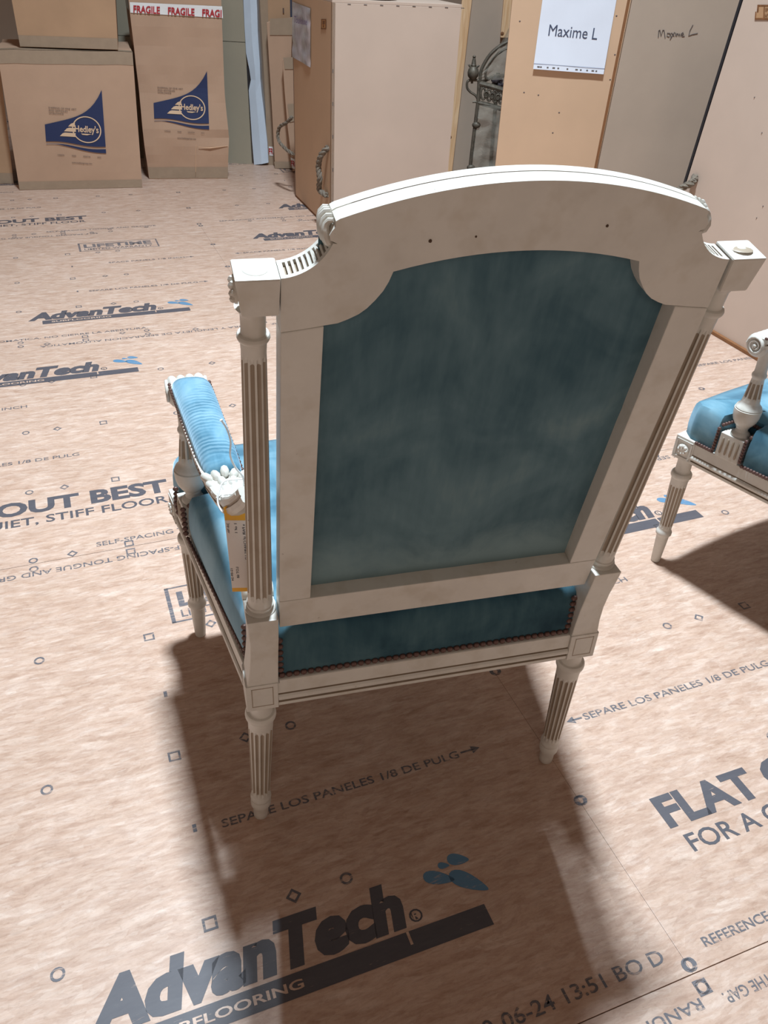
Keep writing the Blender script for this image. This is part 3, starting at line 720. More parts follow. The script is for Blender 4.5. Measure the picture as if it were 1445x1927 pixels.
mb = MB(); mb.prism([(.0, .022), (.048, .022), (.048, .119), (0, .119)], lambda p: tagf(.0007)(*p), lambda p: tagf(.0009)(*p)); t2 = mb.obj('tag_label', LABELM, tg)
mb = MB(); f = tagf(.0012)
fr = lambda u, v: f(v, u)
def vtext(txt, x, y, w, h): put_text(mb, txt, lambda u, v: f(x - v * 1.0, y + u), 0, 0, w, h, .01)
vtext('CHAIR 1 of 2', .037, .030, .028, .0032); vtext('a PAIR of CHAIRS 1/2', .022, .027, .050, .0032); vtext('1 of 1', .013, .026, .013, .003); vtext('Job No.', .004, .026, .014, .0028)
vtext('LOT 68', .010, .088, .016, .003); vtext('12-09-24', .003, .090, .018, .0026)
mb.obj('tag_writing', INKP, tg)
mb = MB(); ctr = (.036, .012)
g0, g1 = tagf(.0008), tagf(.0014); N = 18
mb.add([g1(ctr[0] + .0065 * cos(2 * pi * k / N), ctr[1] + .0065 * sin(2 * pi * k / N)) for k in range(N)] + [g1(ctr[0] + .003 * cos(2 * pi * k / N), ctr[1] + .003 * sin(2 * pi * k / N)) for k in range(N)], [(k, (k + 1) % N, N + (k + 1) % N, N + k) for k in range(N)])
mb.obj('grommet', BURN, tg)
mb = MB(); mb.add([g1(ctr[0] + .003 * cos(2 * pi * k / N), ctr[1] + .003 * sin(2 * pi * k / N)) for k in range(N)], [tuple(range(N))]); mb.obj('grommet_hole', WHITE, tg)
mb = MB()
def bez(ps, n=10):
    out = []
    for i in range(len(ps) - 1):
        p0, p1, p2, p3 = ps[max(i - 1, 0)], ps[i], ps[i + 1], ps[min(i + 2, len(ps) - 1)]
        for k in range(n):
            t = k / n; out.append(.5 * ((2 * p1) + (p2 - p0) * t + (2 * p0 - 5 * p1 + 4 * p2 - p3) * t * t + (3 * p1 - p0 - 3 * p2 + p3) * t ** 3))
    return out + [ps[-1]]
sp1 = bez([CH(-.2585, .0, .714), CH(-.2530, .0, .702), CH(-.2500, .0, .686), CH(-.2515, .0, .668), CH(-.2470, .0, .652), CH(-.2400, .0, .640), CH(-.2380, .002, .628)])
sp2 = bez([CH(-.2395, .002, .634), CH(-.2600, .004, .632), CH(-.2680, -.004, .622), CH(-.2700, -.012, .612), CH(-.2640, -.022, .606), CH(-.250, -.028, .612), CH(-.234, -.031, .620), g1(*ctr) + tg.location])
mb.tube([p - tg.location for p in sp1], [.0018] * 2 + [.0012] * (len(sp1) - 2), 6); mb.tube([p - tg.location for p in sp2], .0011, 6)
mb.obj('string', STRING, tg)

# ---------------------------------------------------------------- boxes and crates
def up_from(pb, px, py, z):    # the point at height z seen at that pixel (lean of real boxes kept)
    return on_z(px, py, z)
def face_uv(P00, P10, P01, h=.0008):
    U = P10 - P00; Vv = P01 - P00; n = U.cross(Vv).normalized()
    if n.dot(CAMP - P00) < 0: n = -n
    return U, Vv, n
class Face:
    """plane through a vertical face; px(x, y) gives the surface point seen at a pixel, lifted by h"""
    def __init__(s, P, U, Vv, org=V3((0, 0, 0))):
        s.P = P; s.n = U.cross(Vv).normalized(); s.o = org
        if s.n.dot(CAMP - P) < 0: s.n = -s.n
    def px(s, x, y, h=.0012): return on_plane(x, y, s.P, s.n) + s.n * h - s.o
def shift(p, o): return p - o
def carton(name, label, pts, group, mat=CARD, disp=None, N=9, cat='box'):
    o0 = pts[0].copy(); root = thing(name, label, cat, o0, group=group)
    p = [q - o0 for q in pts]; mb = MB()
    def tri(u, v, w):
        a = p[0].lerp(p[1], u).lerp(p[3].lerp(p[2], u), v); b = p[4].lerp(p[5], u).lerp(p[7].lerp(p[6], u), v); q = a.lerp(b, w)
        if disp: q = q + disp(u, v, w)
        return q
    for fn in (lambda a, b: tri(a, 0, b), lambda a, b: tri(a, 1, b), lambda a, b: tri(0, a, b), lambda a, b: tri(1, a, b), lambda a, b: tri(a, b, 0), lambda a, b: tri(a, b, 1)):
        mb.grid(fn, N, N, sm=False)
    mb.obj('carton_body', mat, root, weld=True)
    return root, tri
def strip(root, tri, name, mat, pts_uvw, h=.0015, label=None):
    """tape on the carton: quads given in box coordinates, following the face"""
    mb = MB()
    for (u0, v0, w0), (u1, v1, w1), nrm in pts_uvw:
        n = 8
        vs = []
        for j in range(2):
            for i in range(n + 1):
                t = i / n
                if abs(u1 - u0) > 1e-6 and abs(w1 - w0) > 1e-6: q = tri(lerp(u0, u1, t), v0, (w0, w1)[j])
                elif abs(v1 - v0) > 1e-6 and abs(w1 - w0) > 1e-6: q = tri(u0, lerp(v0, v1, t), (w0, w1)[j])
                else: q = tri(lerp(u0, u1, t), (v0, v1)[j], w0)
                vs.append(q + nrm * h)
        mb.add(vs, [(i, i + 1, n + 2 + i, n + 1 + i) for i in range(n)])
    return mb.obj(name, mat, root, label=label)

def hedley_print(root, F, X, Y, S, skew=(0, 0)):
    """print on the carton front; X, Y, S: pixel of the emblem's left bottom corner and its size"""
    def f(h): return lambda u, v: F.px(X + u * S * (1) + v * skew[0], Y - v * S + u * S * skew[1] / 100 + 0, h)
    nv = MB(); a = f(.0022)
    top = [(0, .27)] + [(u, .27 + .10 * u + .18 * u + .36 * max(0, u) ** 5) for u in [k / 14 for k in range(1, 15)]]
    bot = [(1 - k / 10, -.02 - .05 * sin(pi * (1 - k / 10)) * .3 + .0) for k in range(11)]
    pts = top + [(1.0, -.05)] + [(1 - k / 10, -.05 - .03 * sin(2 * pi * (k / 10)) * .6 + .03 * (k / 10)) for k in range(1, 11)]
    n = len(top)
    strip_top = top; strip_bot = [(u, -.045 + .03 * (1 - u) - .018 * sin(2 * pi * u) * -1) for u, _ in top]
    K = 9; nv.add([a(q[0], lerp(q[1], r[1], k / K)) for k in range(K + 1) for q, r in zip(strip_top, strip_bot)], [(k * n + i, k * n + i + 1, k * n + n + i + 1, k * n + n + i) for i in range(n - 1) for k in range(K)])
    s1 = [(u, -.085 + .03 * (1 - u) + .020 * sin(2 * pi * u)) for u, _ in top]; s2 = [(u, -.155 + .115 * (1 - u) ** 1.2 + .014 * sin(2 * pi * u) - .0) for u, _ in top]
    s2 = [(u, min(v, s1[i][1] - .008)) for i, (u, v) in enumerate(s2)]
    nv.add([a(*q) for q in s1] + [a(*q) for q in s2], [(i, i + 1, n + i + 1, n + i) for i in range(n - 1)])
    em = nv.obj('printed_emblem', NAVY, root)
    wm = MB(); b = f(.0042); N = 40; cx, cy, rx, ry = .70, .225, .245, .225
    wm.add([b(cx + rx * cos(2 * pi * k / N), cy + ry * sin(2 * pi * k / N)) for k in range(N)] + [b(cx + rx * .92 * cos(2 * pi * k / N), cy + ry * .92 * sin(2 * pi * k / N)) for k in range(N)], [(k, (k + 1) % N, N + (k + 1) % N, N + k) for k in range(N)])
    for i, (l, y0) in enumerate(((.24, .09), (.315, .175), (.39, .26))):
        wm.add([b(l, y0), b(.50, y0), b(.51, y0 + .065), b(l + .09, y0 + .065), b(l + .05, y0 + .05)], [(0, 1, 2, 3, 4)])
    put_text(wm, "Hedley's", b, .50, .18, .40, .11, .022)
    wm.add([b(.60, .155), b(.78, .155), b(.70, .13), b(.62, .135)], [(0, 1, 2, 3)])
    wm.obj('printed_emblem_letters', CARDPRINT, root)
    for i, tx in enumerate(('SHIPPING OF FINE ART', 'AND ANTIQUES', 'WORLDWIDE')): tm = MB(); put_text(tm, tx, a, .08, .545 - .045 * i, (.47, .32, .25)[i], .026, .005); tm.obj('printed_text', PRINTK, root)
    for tx, u, w in (('LONDON', .18, .11), ('PARIS', .42, .07), ('HOUSTON', .61, .12), ('NYC', .85, .06)): tm = MB(); put_text(tm, tx, a, u, -.24, w, .022, .01); tm.obj('printed_text', PRINTK, root)
    tm = MB(); put_text(tm, 'www.hedleysgroup.com', a, .41, -.355, .34, .024, .01)
    tm.obj('printed_text', PRINTK, root)

UPV = V3((0, 0, 1))
def vtop(a, b, p0, px, py, z):
    n = (b - a).cross(UPV).normalized(); q = on_plane(px, py, a, n); d = q - p0; return p0 + d * ((z - p0.z) / d.z)
def proj(P):
    d = P - CAMP; z = d.dot(FWD); return (W / 2 + FPX * d.dot(RGT) / z, H / 2 + FPX * d.dot(DWN) / z)
class TriFace:
    """point of a carton's front face seen at a pixel (follows its dents)"""
    def __init__(s, tri, org): s.t = tri; s.o = org
    def px(s, x, y, h=.0012):
        u, w = .5, .5
        for _ in range(12):
            f = lambda u, w: proj(s.t(u, 0, w) + s.o)
            a = f(u, w); b = f(u + 1e-3, w); c = f(u, w + 1e-3)
            j = [[(b[0] - a[0]) * 1e3, (c[0] - a[0]) * 1e3], [(b[1] - a[1]) * 1e3, (c[1] - a[1]) * 1e3]]
            det = j[0][0] * j[1][1] - j[0][1] * j[1][0]; ex, ey = x - a[0], y - a[1]
            u += (ex * j[1][1] - ey * j[0][1]) / det; w += (j[0][0] * ey - j[1][0] * ex) / det
            u = max(-.2, min(1.2, u)); w = max(-.2, min(1.2, w))
        q = s.t(u, 0, w); return q + (CAMP - s.o - q).normalized() * (h + .0015)
# lower left carton
a, b = on_z(37, 358), on_z(268, 353); ta, tb = vtop(a, b, a, -7, 88, .635), vtop(a, b, b, 249, 95, .635)
dv = V3((-.33, .94, 0)).normalized() * .45
def dsp(u, v, w): return V3((0, 0, -.012 * w * (noise.noise(V3((u * 3, v * 3, 1))) + .2))) + V3((0, -.012, 0)) * math.sin(pi * u) * math.sin(pi * w)
c1, tri = carton('cardboard_box', 'large brown carton with navy emblem and another box on top of it', [a, b, b + dv, a + dv, ta, tb, tb + dv, ta + dv], 'cardboard cartons stacked at the left', CARD, dsp)
nf = (b - a).cross(ta - a).normalized(); nf = nf if nf.y < 0 else -nf
strip(c1, tri, 'packing_tape', TAPE, [((0, 0, .91), (1, 0, 1), nf), ((0, 0, 1), (1, .12, 1), UPV)]); strip(c1, tri, 'packing_tape', TAPE, [((0, 0, 0.003), (1, 0, .065), nf)])
hedley_print(c1, TriFace(tri, a), 86.5, 264.5, 112, (-8 / 1, 6))
# upper left carton
z1 = .642
a, b = on_z(38, 88, z1), on_z(222, 94, z1); ta, tb = vtop(a, b, a, 22, 0, z1 + .42), vtop(a, b, b, 217, 0, z1 + .42); dv = V3((-.28, .95, 0)).normalized() * .45
c2, tri = carton('cardboard_box', 'plain brown carton standing on the navy-emblem carton at the upper left', [a, b, b + dv, a + dv, ta, tb, tb + dv, ta + dv], 'cardboard cartons stacked at the left', CARD2)
nf = (b - a).cross(ta - a).normalized(); nf = nf if nf.y < 0 else -nf
strip(c2, tri, 'packing_tape', TAPE, [((0, 0, .004), (1, 0, .115), nf)]); sd = (a - b).normalized(); strip(c2, tri, 'packing_tape', TAPE, [((0, 0, .004), (0, 1, .115), sd)])
# leftmost carton
a, b = on_z(-70, 345), on_z(26, 346); ta, tb = vtop(a, b, a, -140, 100, .60), vtop(a, b, b, -3, 100, .60); dv = V3((-.50, .87, 0)).normalized() * .35
c3, tri = carton('cardboard_box', 'sliver of brown carton at the left edge, beside the carton carrying another box', [a, b, b + dv, a + dv, ta, tb, tb + dv, ta + dv], 'cardboard cartons stacked at the left', CARD2)
nf = (b - a).cross(ta - a).normalized(); nf = nf if nf.y < 0 else -nf
strip(c3, tri, 'packing_tape', TAPE, [((0, 0, .004), (1, 0, .09), nf)])
# tall carton
a, b = on_z(281, 337), on_z(428, 336); H3 = .90; ta, tb = vtop(a, b, a, 244, 20, H3), vtop(a, b, b, 417, 20, H3); dv = V3((-.33, .94, 0)).normalized() * .30
def dsp3(u, v, w):
    bul = math.exp(-((w - .24) / .16) ** 2); cr = math.exp(-((w - .235) / .02) ** 2)
    return V3((.018 * bul * u, -.018 * bul * (1 - v) - .004 * noise.noise(V3((u * 4, w * 9, 0))) + .010 * cr * (1 - v) * (u ** 2), 0))
c4, tri4 = carton('cardboard_box', 'tall dented brown carton with navy emblem and white FRAGILE tape', [a, b, b + dv, a + dv, ta, tb, tb + dv, ta + dv], 'cardboard cartons stacked at the left', CARD, dsp3, 22)
nf = (b - a).cross(ta - a).normalized(); nf = nf if nf.y < 0 else -nf; sd = (a - b).normalized()
strip(c4, tri4, 'packing_tape', TAPE, [((0, 0, .004), (1, 0, .07), nf)]); strip(c4, tri4, 'packing_tape', TAPE, [((0, 0, .975), (1, 0, 1), nf), ((0, 0, .88), (0, 1, 1), sd)])
F4 = Face(a + nf * .004, b - a, ta - a, a); hedley_print(c4, TriFace(tri4, a), 290, 221.5, 103, (-4, 6))
FT = TriFace(tri4, a)
mb = MB(); mb.grid(lambda u, v: FT.px(lerp(244, 418, u) + v * 1.5, lerp(lerp(4, 12, u), lerp(24, 34, u), v), .002), 16, 4, sm=False); mb.add([FT.px(244, 4), FT.px(246, 24), tri4(0, .5, .93) + sd * .003, tri4(0, .5, .985) + sd * .003], [(0, 1, 2, 3)])
ft = mb.obj('fragile_tape', WHITE, c4)
for x, w, tx in ((251, 50, 'FRAGILE'), (316, 50, 'FRAGILE'), (380.5, 36.5, 'FRAGI')):
    mb = MB(); put_text(mb, tx, lambda u, v, x=x: FT.px(x + u, 24.5 + (x + u - 246) * .054 - 1.5 - v, .0055), 0, 0, w, 13.5, .03)
    mb.obj('fragile_lettering', RED, ft)
mb = MB()
mb.tube([F4.px(368, 322 - 0, .02), F4.px(368, 285, .022), F4.px(369, 270, .021)], .0012, 5); mb.tube([F4.px(373, 275, .021), F4.px(395, 277, .02), F4.px(428, 273, .019)], [.001, .003, .001], 5)
mb.obj('torn_crease', CREASE, c4)
for cc in (c4,): pass

# ---------------------------------------------------------------- board, foam slab, flat cartons
def leaning(name, label, cat, pts, mat, group=None, thick=None):
    o0 = pts[0].copy(); r = thing(name, label, cat, o0, group=group); mb = MB(); mb.hexa([q - o0 for q in pts]); mb.obj('body', mat, r, bevel=.004); return r
def slab_pts(bl, br, tl, tr, ztop, depth, zbot=0.0):
    a, b = on_z(*bl, zbot), on_z(*br, zbot); c, d = on_z(*tl, ztop), on_z(*tr, ztop); dv = V3(depth)
    return [a, b, b + dv, a + dv, c, d, d + dv, c + dv]
# grey-green board crate standing behind
b = on_z(474, 309); a = b + V3((-.95, .0, 0))
gb = thing('storage_crate', 'tall grey-green board crate standing behind the tall FRAGILE carton', 'crate', a)
top1 = on_z(455, 79, .9); z_s = .86
def vert(p, z, lean=(0, 0)): return V3((p.x + lean[0] * z, p.y + lean[1] * z, z))
# lean so its right edge follows the photo
bt = on_plane(457, 0, b, V3((0, -1, 0))); lean = (0, 0)
lx = (bt.x - b.x) / bt.z; zt = 1.55; zsm = on_plane(466, 80, b, V3((0, -1, 0))).z
for z0, z1_ in ((0, zsm - .0015), (zsm + .0015, zt)):
    mb = MB(); dd = V3((0, .018, 0)); P = [vert(a, z0, (lx, 0)), vert(b, z0, (lx, 0)), vert(b, z0, (lx, 0)) + dd, vert(a, z0, (lx, 0)) + dd, vert(a, z1_, (lx, 0)), vert(b, z1_, (lx, 0)), vert(b, z1_, (lx, 0)) + dd, vert(a, z1_, (lx, 0)) + dd]
    mb.hexa([q - a for q in P]); mb.obj('front_panel', BOARD, gb)
mb = MB(); dd = V3((0, .018, 0)); d2 = V3((0, .5, 0)); P = [vert(a, 0.0, (lx, 0)) + dd, vert(b, 0.0, (lx, 0)) + dd, vert(b, 0, (lx, 0)) + d2, vert(a, 0, (lx, 0)) + d2, vert(a, zt, (lx, 0)) + dd, vert(b, zt, (lx, 0)) + dd, vert(b, zt, (lx, 0)) + d2, vert(a, zt, (lx, 0)) + d2]
mb.hexa([q - a for q in P]); mb.obj('crate_body', MDFG, gb)
# foam wrapped slab
P00 = on_z(478, 310); NB = V3((0, -1, 0)); PF = lambda x, y, yy=P00.y: on_plane(x, y, (0, yy, 0), NB)
fo = thing('foam_wrapped_slab', 'thin flat item wrapped in pale blue-white foam leaning between board crate and cartons', 'package', P00)
L_ = [(478, 310), (474, 262), (471, 215), (468, 170), (472, 150), (469, 130), (463, 100), (460, 50), (455, -60)]; R_ = [(505, 306), (503, 270), (497, 212), (493, 180), (490, 150), (489, 120), (485, 60), (484, 20), (480, -60)]
mb = MB(); vs = []
for (l, r) in zip(L_, R_):
    A0, B0 = PF(*l), PF(*r); A1, B1 = A0 + V3((0, .06, 0)), B0 + V3((0, .06, 0)); M0 = A0.lerp(B0, .55) + V3((0, -.014, 0))
    vs += [q - P00 for q in (A0, M0, B0, B1, A1)]
n = 5; fs = [tuple(range(n)), tuple(len(L_) * n - n + k for k in range(n))]
for i in range(len(L_) - 1):
    for k in range(n): fs.append((i * n + k, i * n + (k + 1) % n, (i + 1) * n + (k + 1) % n, (i + 1) * n + k))
mb.add(vs, fs); mb.obj('foam_wrap', FOAM, fo)
mb = MB(); Q = PF(471, 148) + V3((-.008, .035, 0)); mb.lathe(Q + V3((-.004, -.02, 0)), Q + V3((-.004, .02, 0)), [(.06, 0), (.06, 1)], 24, ell=(.35, 1)); 
for v_i in range(len(mb.v)): mb.v[v_i] = tuple(V3(mb.v[v_i]) - P00)
mb.obj('black_pad', BLACK, fo)
# flat cartons standing on edge
def flat(label, yy, poly_l, poly_r, depth, mat, tape=None, side=None):
    P0 = on_z(*poly_l[0]); F = lambda x, y: on_plane(x, y, (0, yy, 0), NB)
    P0 = F(*poly_l[0]); P0.z = max(P0.z, 0); r = thing('flat_cardboard_box', label, 'box', P0, group='flat cartons standing on edge')
    mb = MB(); vs = []; dv = V3((.0, depth, 0))
    for l, q in zip(poly_l, poly_r):
        A, B = F(*l), F(*q); vs += [A - P0, B - P0, B + dv - P0, A + dv - P0]
    vs = [V3((v.x, v.y, max(v.z, -P0.z))) for v in vs]
    n = 4; m_ = len(poly_l); fs = [tuple(range(n)), tuple(m_ * n - n + k for k in range(n))]
    for i in range(m_ - 1):
        for k in range(n): fs.append((i * n + k, i * n + (k + 1) % n, (i + 1) * n + (k + 1) % n, (i + 1) * n + k))
    mb.add(vs, fs); mb.obj('carton_body', mat, r, bevel=.003)
    for tp in (tape or []):
        mb = MB(); mb.add([F(*q) + V3((0, -.0035, 0)) - P0 for q in tp], [tuple(range(len(tp)))]); mb.obj('packing_tape', TAPE, r)
    return r, F, P0
y2 = on_z(513, 314).y; y3 = on_z(535, 318).y
rA, FA, PA = flat('tall flat carton with dark left side right beside the foam-wrapped slab', y2 + .05, [(503, 311), (500, 200), (494, 100), (487, -40)], [(560, 311), (560, 200), (556, 100), (551, -40)], .05, CARD2, [[(487.5, -30), (503, -30), (508, 160), (518, 311), (503.5, 309), (498, 160)]])
mb = MB(); f_ = lambda x, y, h=.006: FA(x, y) + V3((0, -h, 0)) - PA
mb.add([f_(506, 275), f_(514.5, 276), f_(514.5, 293), f_(507, 292)], [(0, 1, 2, 3)]); ftp = mb.obj('fragile_tape', WHITE, rA)
mb = MB(); put_text(mb, 'FR', lambda u, v: f_(506.3 + u, 289.5 - v, .0075), 0, 0, 8, 11, .03); mb.obj('fragile_lettering', RED, ftp)
mb = MB(); mb.add([f_(532, 15), f_(534.5, 15), f_(535, 24.5), f_(532.5, 24.5)], [(0, 1, 2, 3)]); mb.obj('slot', PRINTK, rA)
mb = MB(); mb.add([f_(545.5, -20), f_(551, -20), f_(552, 33), f_(546.5, 33)], [(0, 1, 2, 3)]); mb.obj('dark_gap_strip', simple('blue_black', (.03, .04, .07, 1), .5), rA)  # dark gap at the carton's edge, painted on as a strip
rB, FB, PB = flat('middle flat carton with brown-grey tape over its top, beside the tall one', y3, [(517.5, 317), (511, 200), (505, 100), (501.5, 42)], [(549, 317), (548, 200), (548, 100), (551, 33)], .06, CARD, [[(508, 35), (552, 33), (552, 66), (508, 66)], [(516, 304), (548, 304), (549, 316.5), (517.5, 316.5)]])
rC, FC, PC = flat('shortest flat carton, half hidden behind the left side of the large crate', y3 - .08, [(551, 322), (541, 240), (535, 170), (531, 112)], [(566, 322), (566, 240), (566, 170), (566, 108)], .05, CARD, [[(533, 108), (566, 107), (566, 130), (536, 130)], [(541, 196), (566, 194), (566, 226), (545, 230)]])
mb = MB(); f_ = lambda x, y, h=.006: FC(x, y) + V3((0, -h, 0)) - PC
mb.add([f_(547, 296), f_(562, 302), f_(562, 322), f_(550, 316)], [(0, 1, 2, 3)]); ftp = mb.obj('fragile_tape', WHITE, rC)
mb = MB(); put_text(mb, 'FRA', lambda u, v: f_(548 + u, 311 + u * .3 - v, .0075), 0, 0, 12, 10, .03); mb.obj('fragile_lettering', RED, ftp)

def rope(root, pts, r=.011, name='rope_handle', org=None):
    org = org or root.location; pts = bez([V3(p) for p in pts], 10); mb = MB(); n = len(pts)
    for ph in range(3):
        q = []
        for i, p in enumerate(pts):
            d = (pts[min(i + 1, n - 1)] - pts[max(i - 1, 0)]).normalized(); u = d.orthogonal().normalized(); w = d.cross(u); a = i * .55 + ph * 2 * pi / 3
            q.append(p + (u * cos(a) + w * sin(a)) * r * .5 - V3(org))
        mb.tube(q, r * .58, 6)
    return mb.obj(name, ROPE, root)
def panel(root, name, quad, thick, mat, inward, bevel=.0015, label=None):
    """board: quad (bl, br, tr, tl) world points, thickness inward"""
    o = V3(root.location); iv = V3(inward).normalized() * thick; mb = MB()
    bl, br, tr, tl = [q - o for q in quad]; mb.hexa([bl, br, br + iv, bl + iv, tl, tr, tr + iv, tl + iv]); return mb.obj(name, mat, root, bevel=bevel, label=label)

# large crate (left face narrow, right face broad)
fl_, co = on_z(555.5, 370, .0), on_z(622, 437); zt = .93
coT = co + V3((0, 0, 1)) * .921; zt = .921; flT = coT.copy()
# keep the far top corner on the vertical of the far bottom corner
tdir = (fl_ - co); flT = coT + tdir * 1.0
kT = on_z(869, 15, zt); rd = kT - coT; kB = co + rd
cr = thing('storage_crate', 'large pinkish board crate with rope handles and a wrinkled sleeved paper sign', 'crate', co)
inn = (rd.normalized() + (fl_ - co).normalized()) 
zb = V3((0, 0, .012))
panel(cr, 'side_panel', [co + zb, kB + zb, kT, coT], .015, MDF, (fl_ - co))
panel(cr, 'end_panel', [fl_ + zb, co + zb, coT, flT], .015, MDFT, rd)
bk = fl_ - co; bL = fl_ + rd
panel(cr, 'back_panel', [fl_ + zb, bL + zb, kT + bk, flT], .015, MDF, -bk)
panel(cr, 'lid', [coT + bk, coT, kT, kT + bk], .012, MDF, (0, 0, 1))
mb = MB()
for A_, B_ in ((co, kB), (co, fl_)):
    A_ = A_.copy(); B_ = B_.copy(); iv = (bk if (B_ - kB).length < 1e-6 else rd).normalized()
    P = [A_, B_, B_ + iv * .05, A_ + iv * .05]; mb.hexa([q - co + iv * .003 for q in P] + [q - co + V3((0, 0, .0125)) + iv * .003 for q in P])
mb.obj('skid', EDGE, cr)
mb = MB()
FR_ = Face(co, rd, UPV, co); FL_ = Face(co, bk, UPV, co)
for i in range(8): x = 657 + i * 30.5; mb.add([FR_.px(x - 3, 7 + i * 1.05), FR_.px(x + 3, 7.4 + i * 1.05), FR_.px(x + 3, 9 + i * 1.05), FR_.px(x - 3, 8.4 + i * 1.05)], [(0, 1, 2, 3)])
for i in range(5): mb.add([FR_.px(625.5, 130 + 62 * i), FR_.px(627, 130 + 62 * i), FR_.px(627, 137 + 62 * i), FR_.px(625.5, 137 + 62 * i)], [(0, 1, 2, 3)])
q = mb.obj('staple', PENCIL, cr)
mb = MB(); mb.add([FL_.px(605, 36), FL_.px(614.5, 37), FL_.px(614, 55), FL_.px(604.5, 54)], [(0, 1, 2, 3)]); st = mb.obj('burned_stamp', simple('stamp_wood', lin(190, 140, 90), .7), cr)
mb = MB()
for x0, y0, x1, y1 in ((605, 36, 614.5, 38), (605, 36, 606.3, 54), (613, 37, 614.5, 55), (604.5, 52.5, 614, 55), (607.5, 39, 612, 46), (608, 48, 611, 51)): mb.add([FL_.px(x0, y0, .002), FL_.px(x1, y0, .002), FL_.px(x1, y1, .002), FL_.px(x0, y1, .002)], [(0, 1, 2, 3)])
mb.obj('stamp_mark', BURN, st)
h_ = .012
def onL(x, y, h): return FL_.px(x, y, h) + co
rope(cr, [onL(619, 277, .004), onL(616, 292, .03), onL(613, 312, .035), onL(614, 335, .032), onL(611, 356, .026), onL(618, 368, .008)], .013)
rope(cr, [onL(552.5, 220, .008), onL(549, 231, .03), onL(543, 240, .05), onL(543, 262, .055), onL(549, 279, .035), onL(555, 290, .01)], .009)
# black bundle lying on the lid
bp_ = coT.lerp(kT, .36) + V3((0, 0, .0355)) + (fl_ - co).normalized() * .065; mb = MB(); mb.ball((0, 0, 0), (.075, .04, .022), 14, 8); mb.ball((.05, .02, .004), (.045, .035, .02), 12, 8); bo = mb.obj('black_cloth_bundle', BLACK); bo.location = bp_; tag(bo, 'small black bundle lying on the lid of the large pinkish crate', 'bundle')
# paper sign in plastic sleeve
sg = thing('paper_sign', 'wrinkled paper with purple writing in a sleeve, on the large pinkish crate', 'sign', onL(568, 60, .002))
mb = MB()
def sl(u, v):
    x = lerp(551.5, 585.5, u); yt = lerp(3, 16, u); yb = lerp(107, 127, u); y = lerp(yt, yb, v)
    return onL(x, y, .004 + .004 * noise.noise(V3((u * 3, v * 6, 5)))) - sg.location
mb.grid(sl, 12, 20); mb.obj('sleeve', SLEEVE, sg)
mb = MB(); put_text(mb, 'Toulouse', lambda u, v: onL(556 + u, 42 + u * .22 - v, .010) - sg.location, 0, 0, 25, 13, .01, .1); mb.obj('handwriting', simple('purple_ink', (.20, .14, .26, 1), .6), sg)

# crate with pine battens behind, seen between the large crate and the sign crate
yD = 4.95
FD = Face(V3((.3, yD, 0)), V3((1, -.0, 0)), UPV)
bx = thing('storage_crate', 'grey board crate with pale pine edge battens, behind the iron lantern', 'crate', FD.px(850, 330, 0))
oD = bx.location.copy(); 
def D(x, y, h=0): return FD.px(x, y, h)
bl, br = D(835, 400), D(1000, 400); bl = D(839, 372); br = D(985, 372); tr = D(1060, -60); tl = D(880, -60)
zb0 = min(bl.z, br.z)
def down(p, q): # extend line q->p to the floor
    d = p - q; return p + d * (-p.z / d.z) if abs(d.z) > 1e-6 else p
bl2, br2 = down(bl, tl), down(br, tr)
panel(bx, 'front_panel', [bl2, br2, tr, tl], .018, MDFG, (0, 1, 0)); d5 = V3((.15, .5, 0)); panel(bx, 'lid', [tl, tr, tr + d5, tl + d5], .012, MDFG, (0, 0, 1)); panel(bx, 'side_panel', [bl2 + d5 * .04, bl2 + d5, tl + d5, tl + d5 * .04], .014, MDFG, (1, 0, 0))
def batten(xa0, xb0, xa1, xb1, y0, y1, h, proud):
    a0, b0, a1, b1 = D(xa0, y0, h), D(xb0, y0, h), D(xa1, y1, h), D(xb1, y1, h)
    if y0 > 300: a0, b0 = down(a0, a1), down(b0, b1)
    panel(bx, 'batten', [a0, b0, b1, a1], proud, PINE, (0, 1, 0), .002)
batten(832, 848, 874, 893, 340, -50, .03, .03); batten(941, 962, 951, 985, 70, -50, .03, .03)
mb = MB(); mb.ball(D(847, 256, .031) - oD, (.008, .002, .008), 10, 5); mb.ball(D(944, 62, .031) - oD, (.009, .002, .009), 10, 5); mb.obj('wood_knot', EDGE, bx)

# iron lantern wrapped in plastic
yL = 4.55
FLn = Face(V3((.4, yL, 0)), V3((1, 0, 0)), UPV)
def Lp(x, y, h=0): return FLn.px(x, y, h)
b0 = Lp(883, 330); lan = thing('iron_lantern', 'rusty iron lantern with finial and scroll band, wrapped in plastic', 'lantern', V3((b0.x + .12, yL, 0)))
oL = lan.location
def L(x, y, h=0): return Lp(x, y, h) - oL
mb = MB(); base = down(Lp(883, 330), Lp(900, 190)) - oL
mb.tube([base, L(883, 330), L(891, 260), L(900, 190), L(902, 152)], .010, 6)
for k, (x, y) in enumerate(((886, 315), (896, 235))): mb.ball(L(x, y, .004), (.022, .014, .016), 8, 6)
mb.obj('corner_bar', IRON, lan)
mb = MB(); mb.tube([base + V3((.30, .05, 0)), L(975, 330), L(992, 170)], .010, 6); mb.tube([base + V3((.15, .25, 0)), L(930, 330) + V3((0, .25, 0)), L(945, 150) + V3((0, .25, 0))], .010, 6)
mb.obj('corner_bar', IRON, lan)
mb = MB(); mb.tube([L(902, 157), L(925, 163), L(960, 174)], .013, 8); mb.obj('band_rail', IRON, lan); mb = MB(); mb.tube([L(899, 193), L(925, 199), L(955, 209)], .011, 8); mb.obj('band_rail', IRON, lan)
mb = MB(); mb.tube([L(903, 156), L(935, 154, -.2), L(975, 158, -.3)], .009, 6)
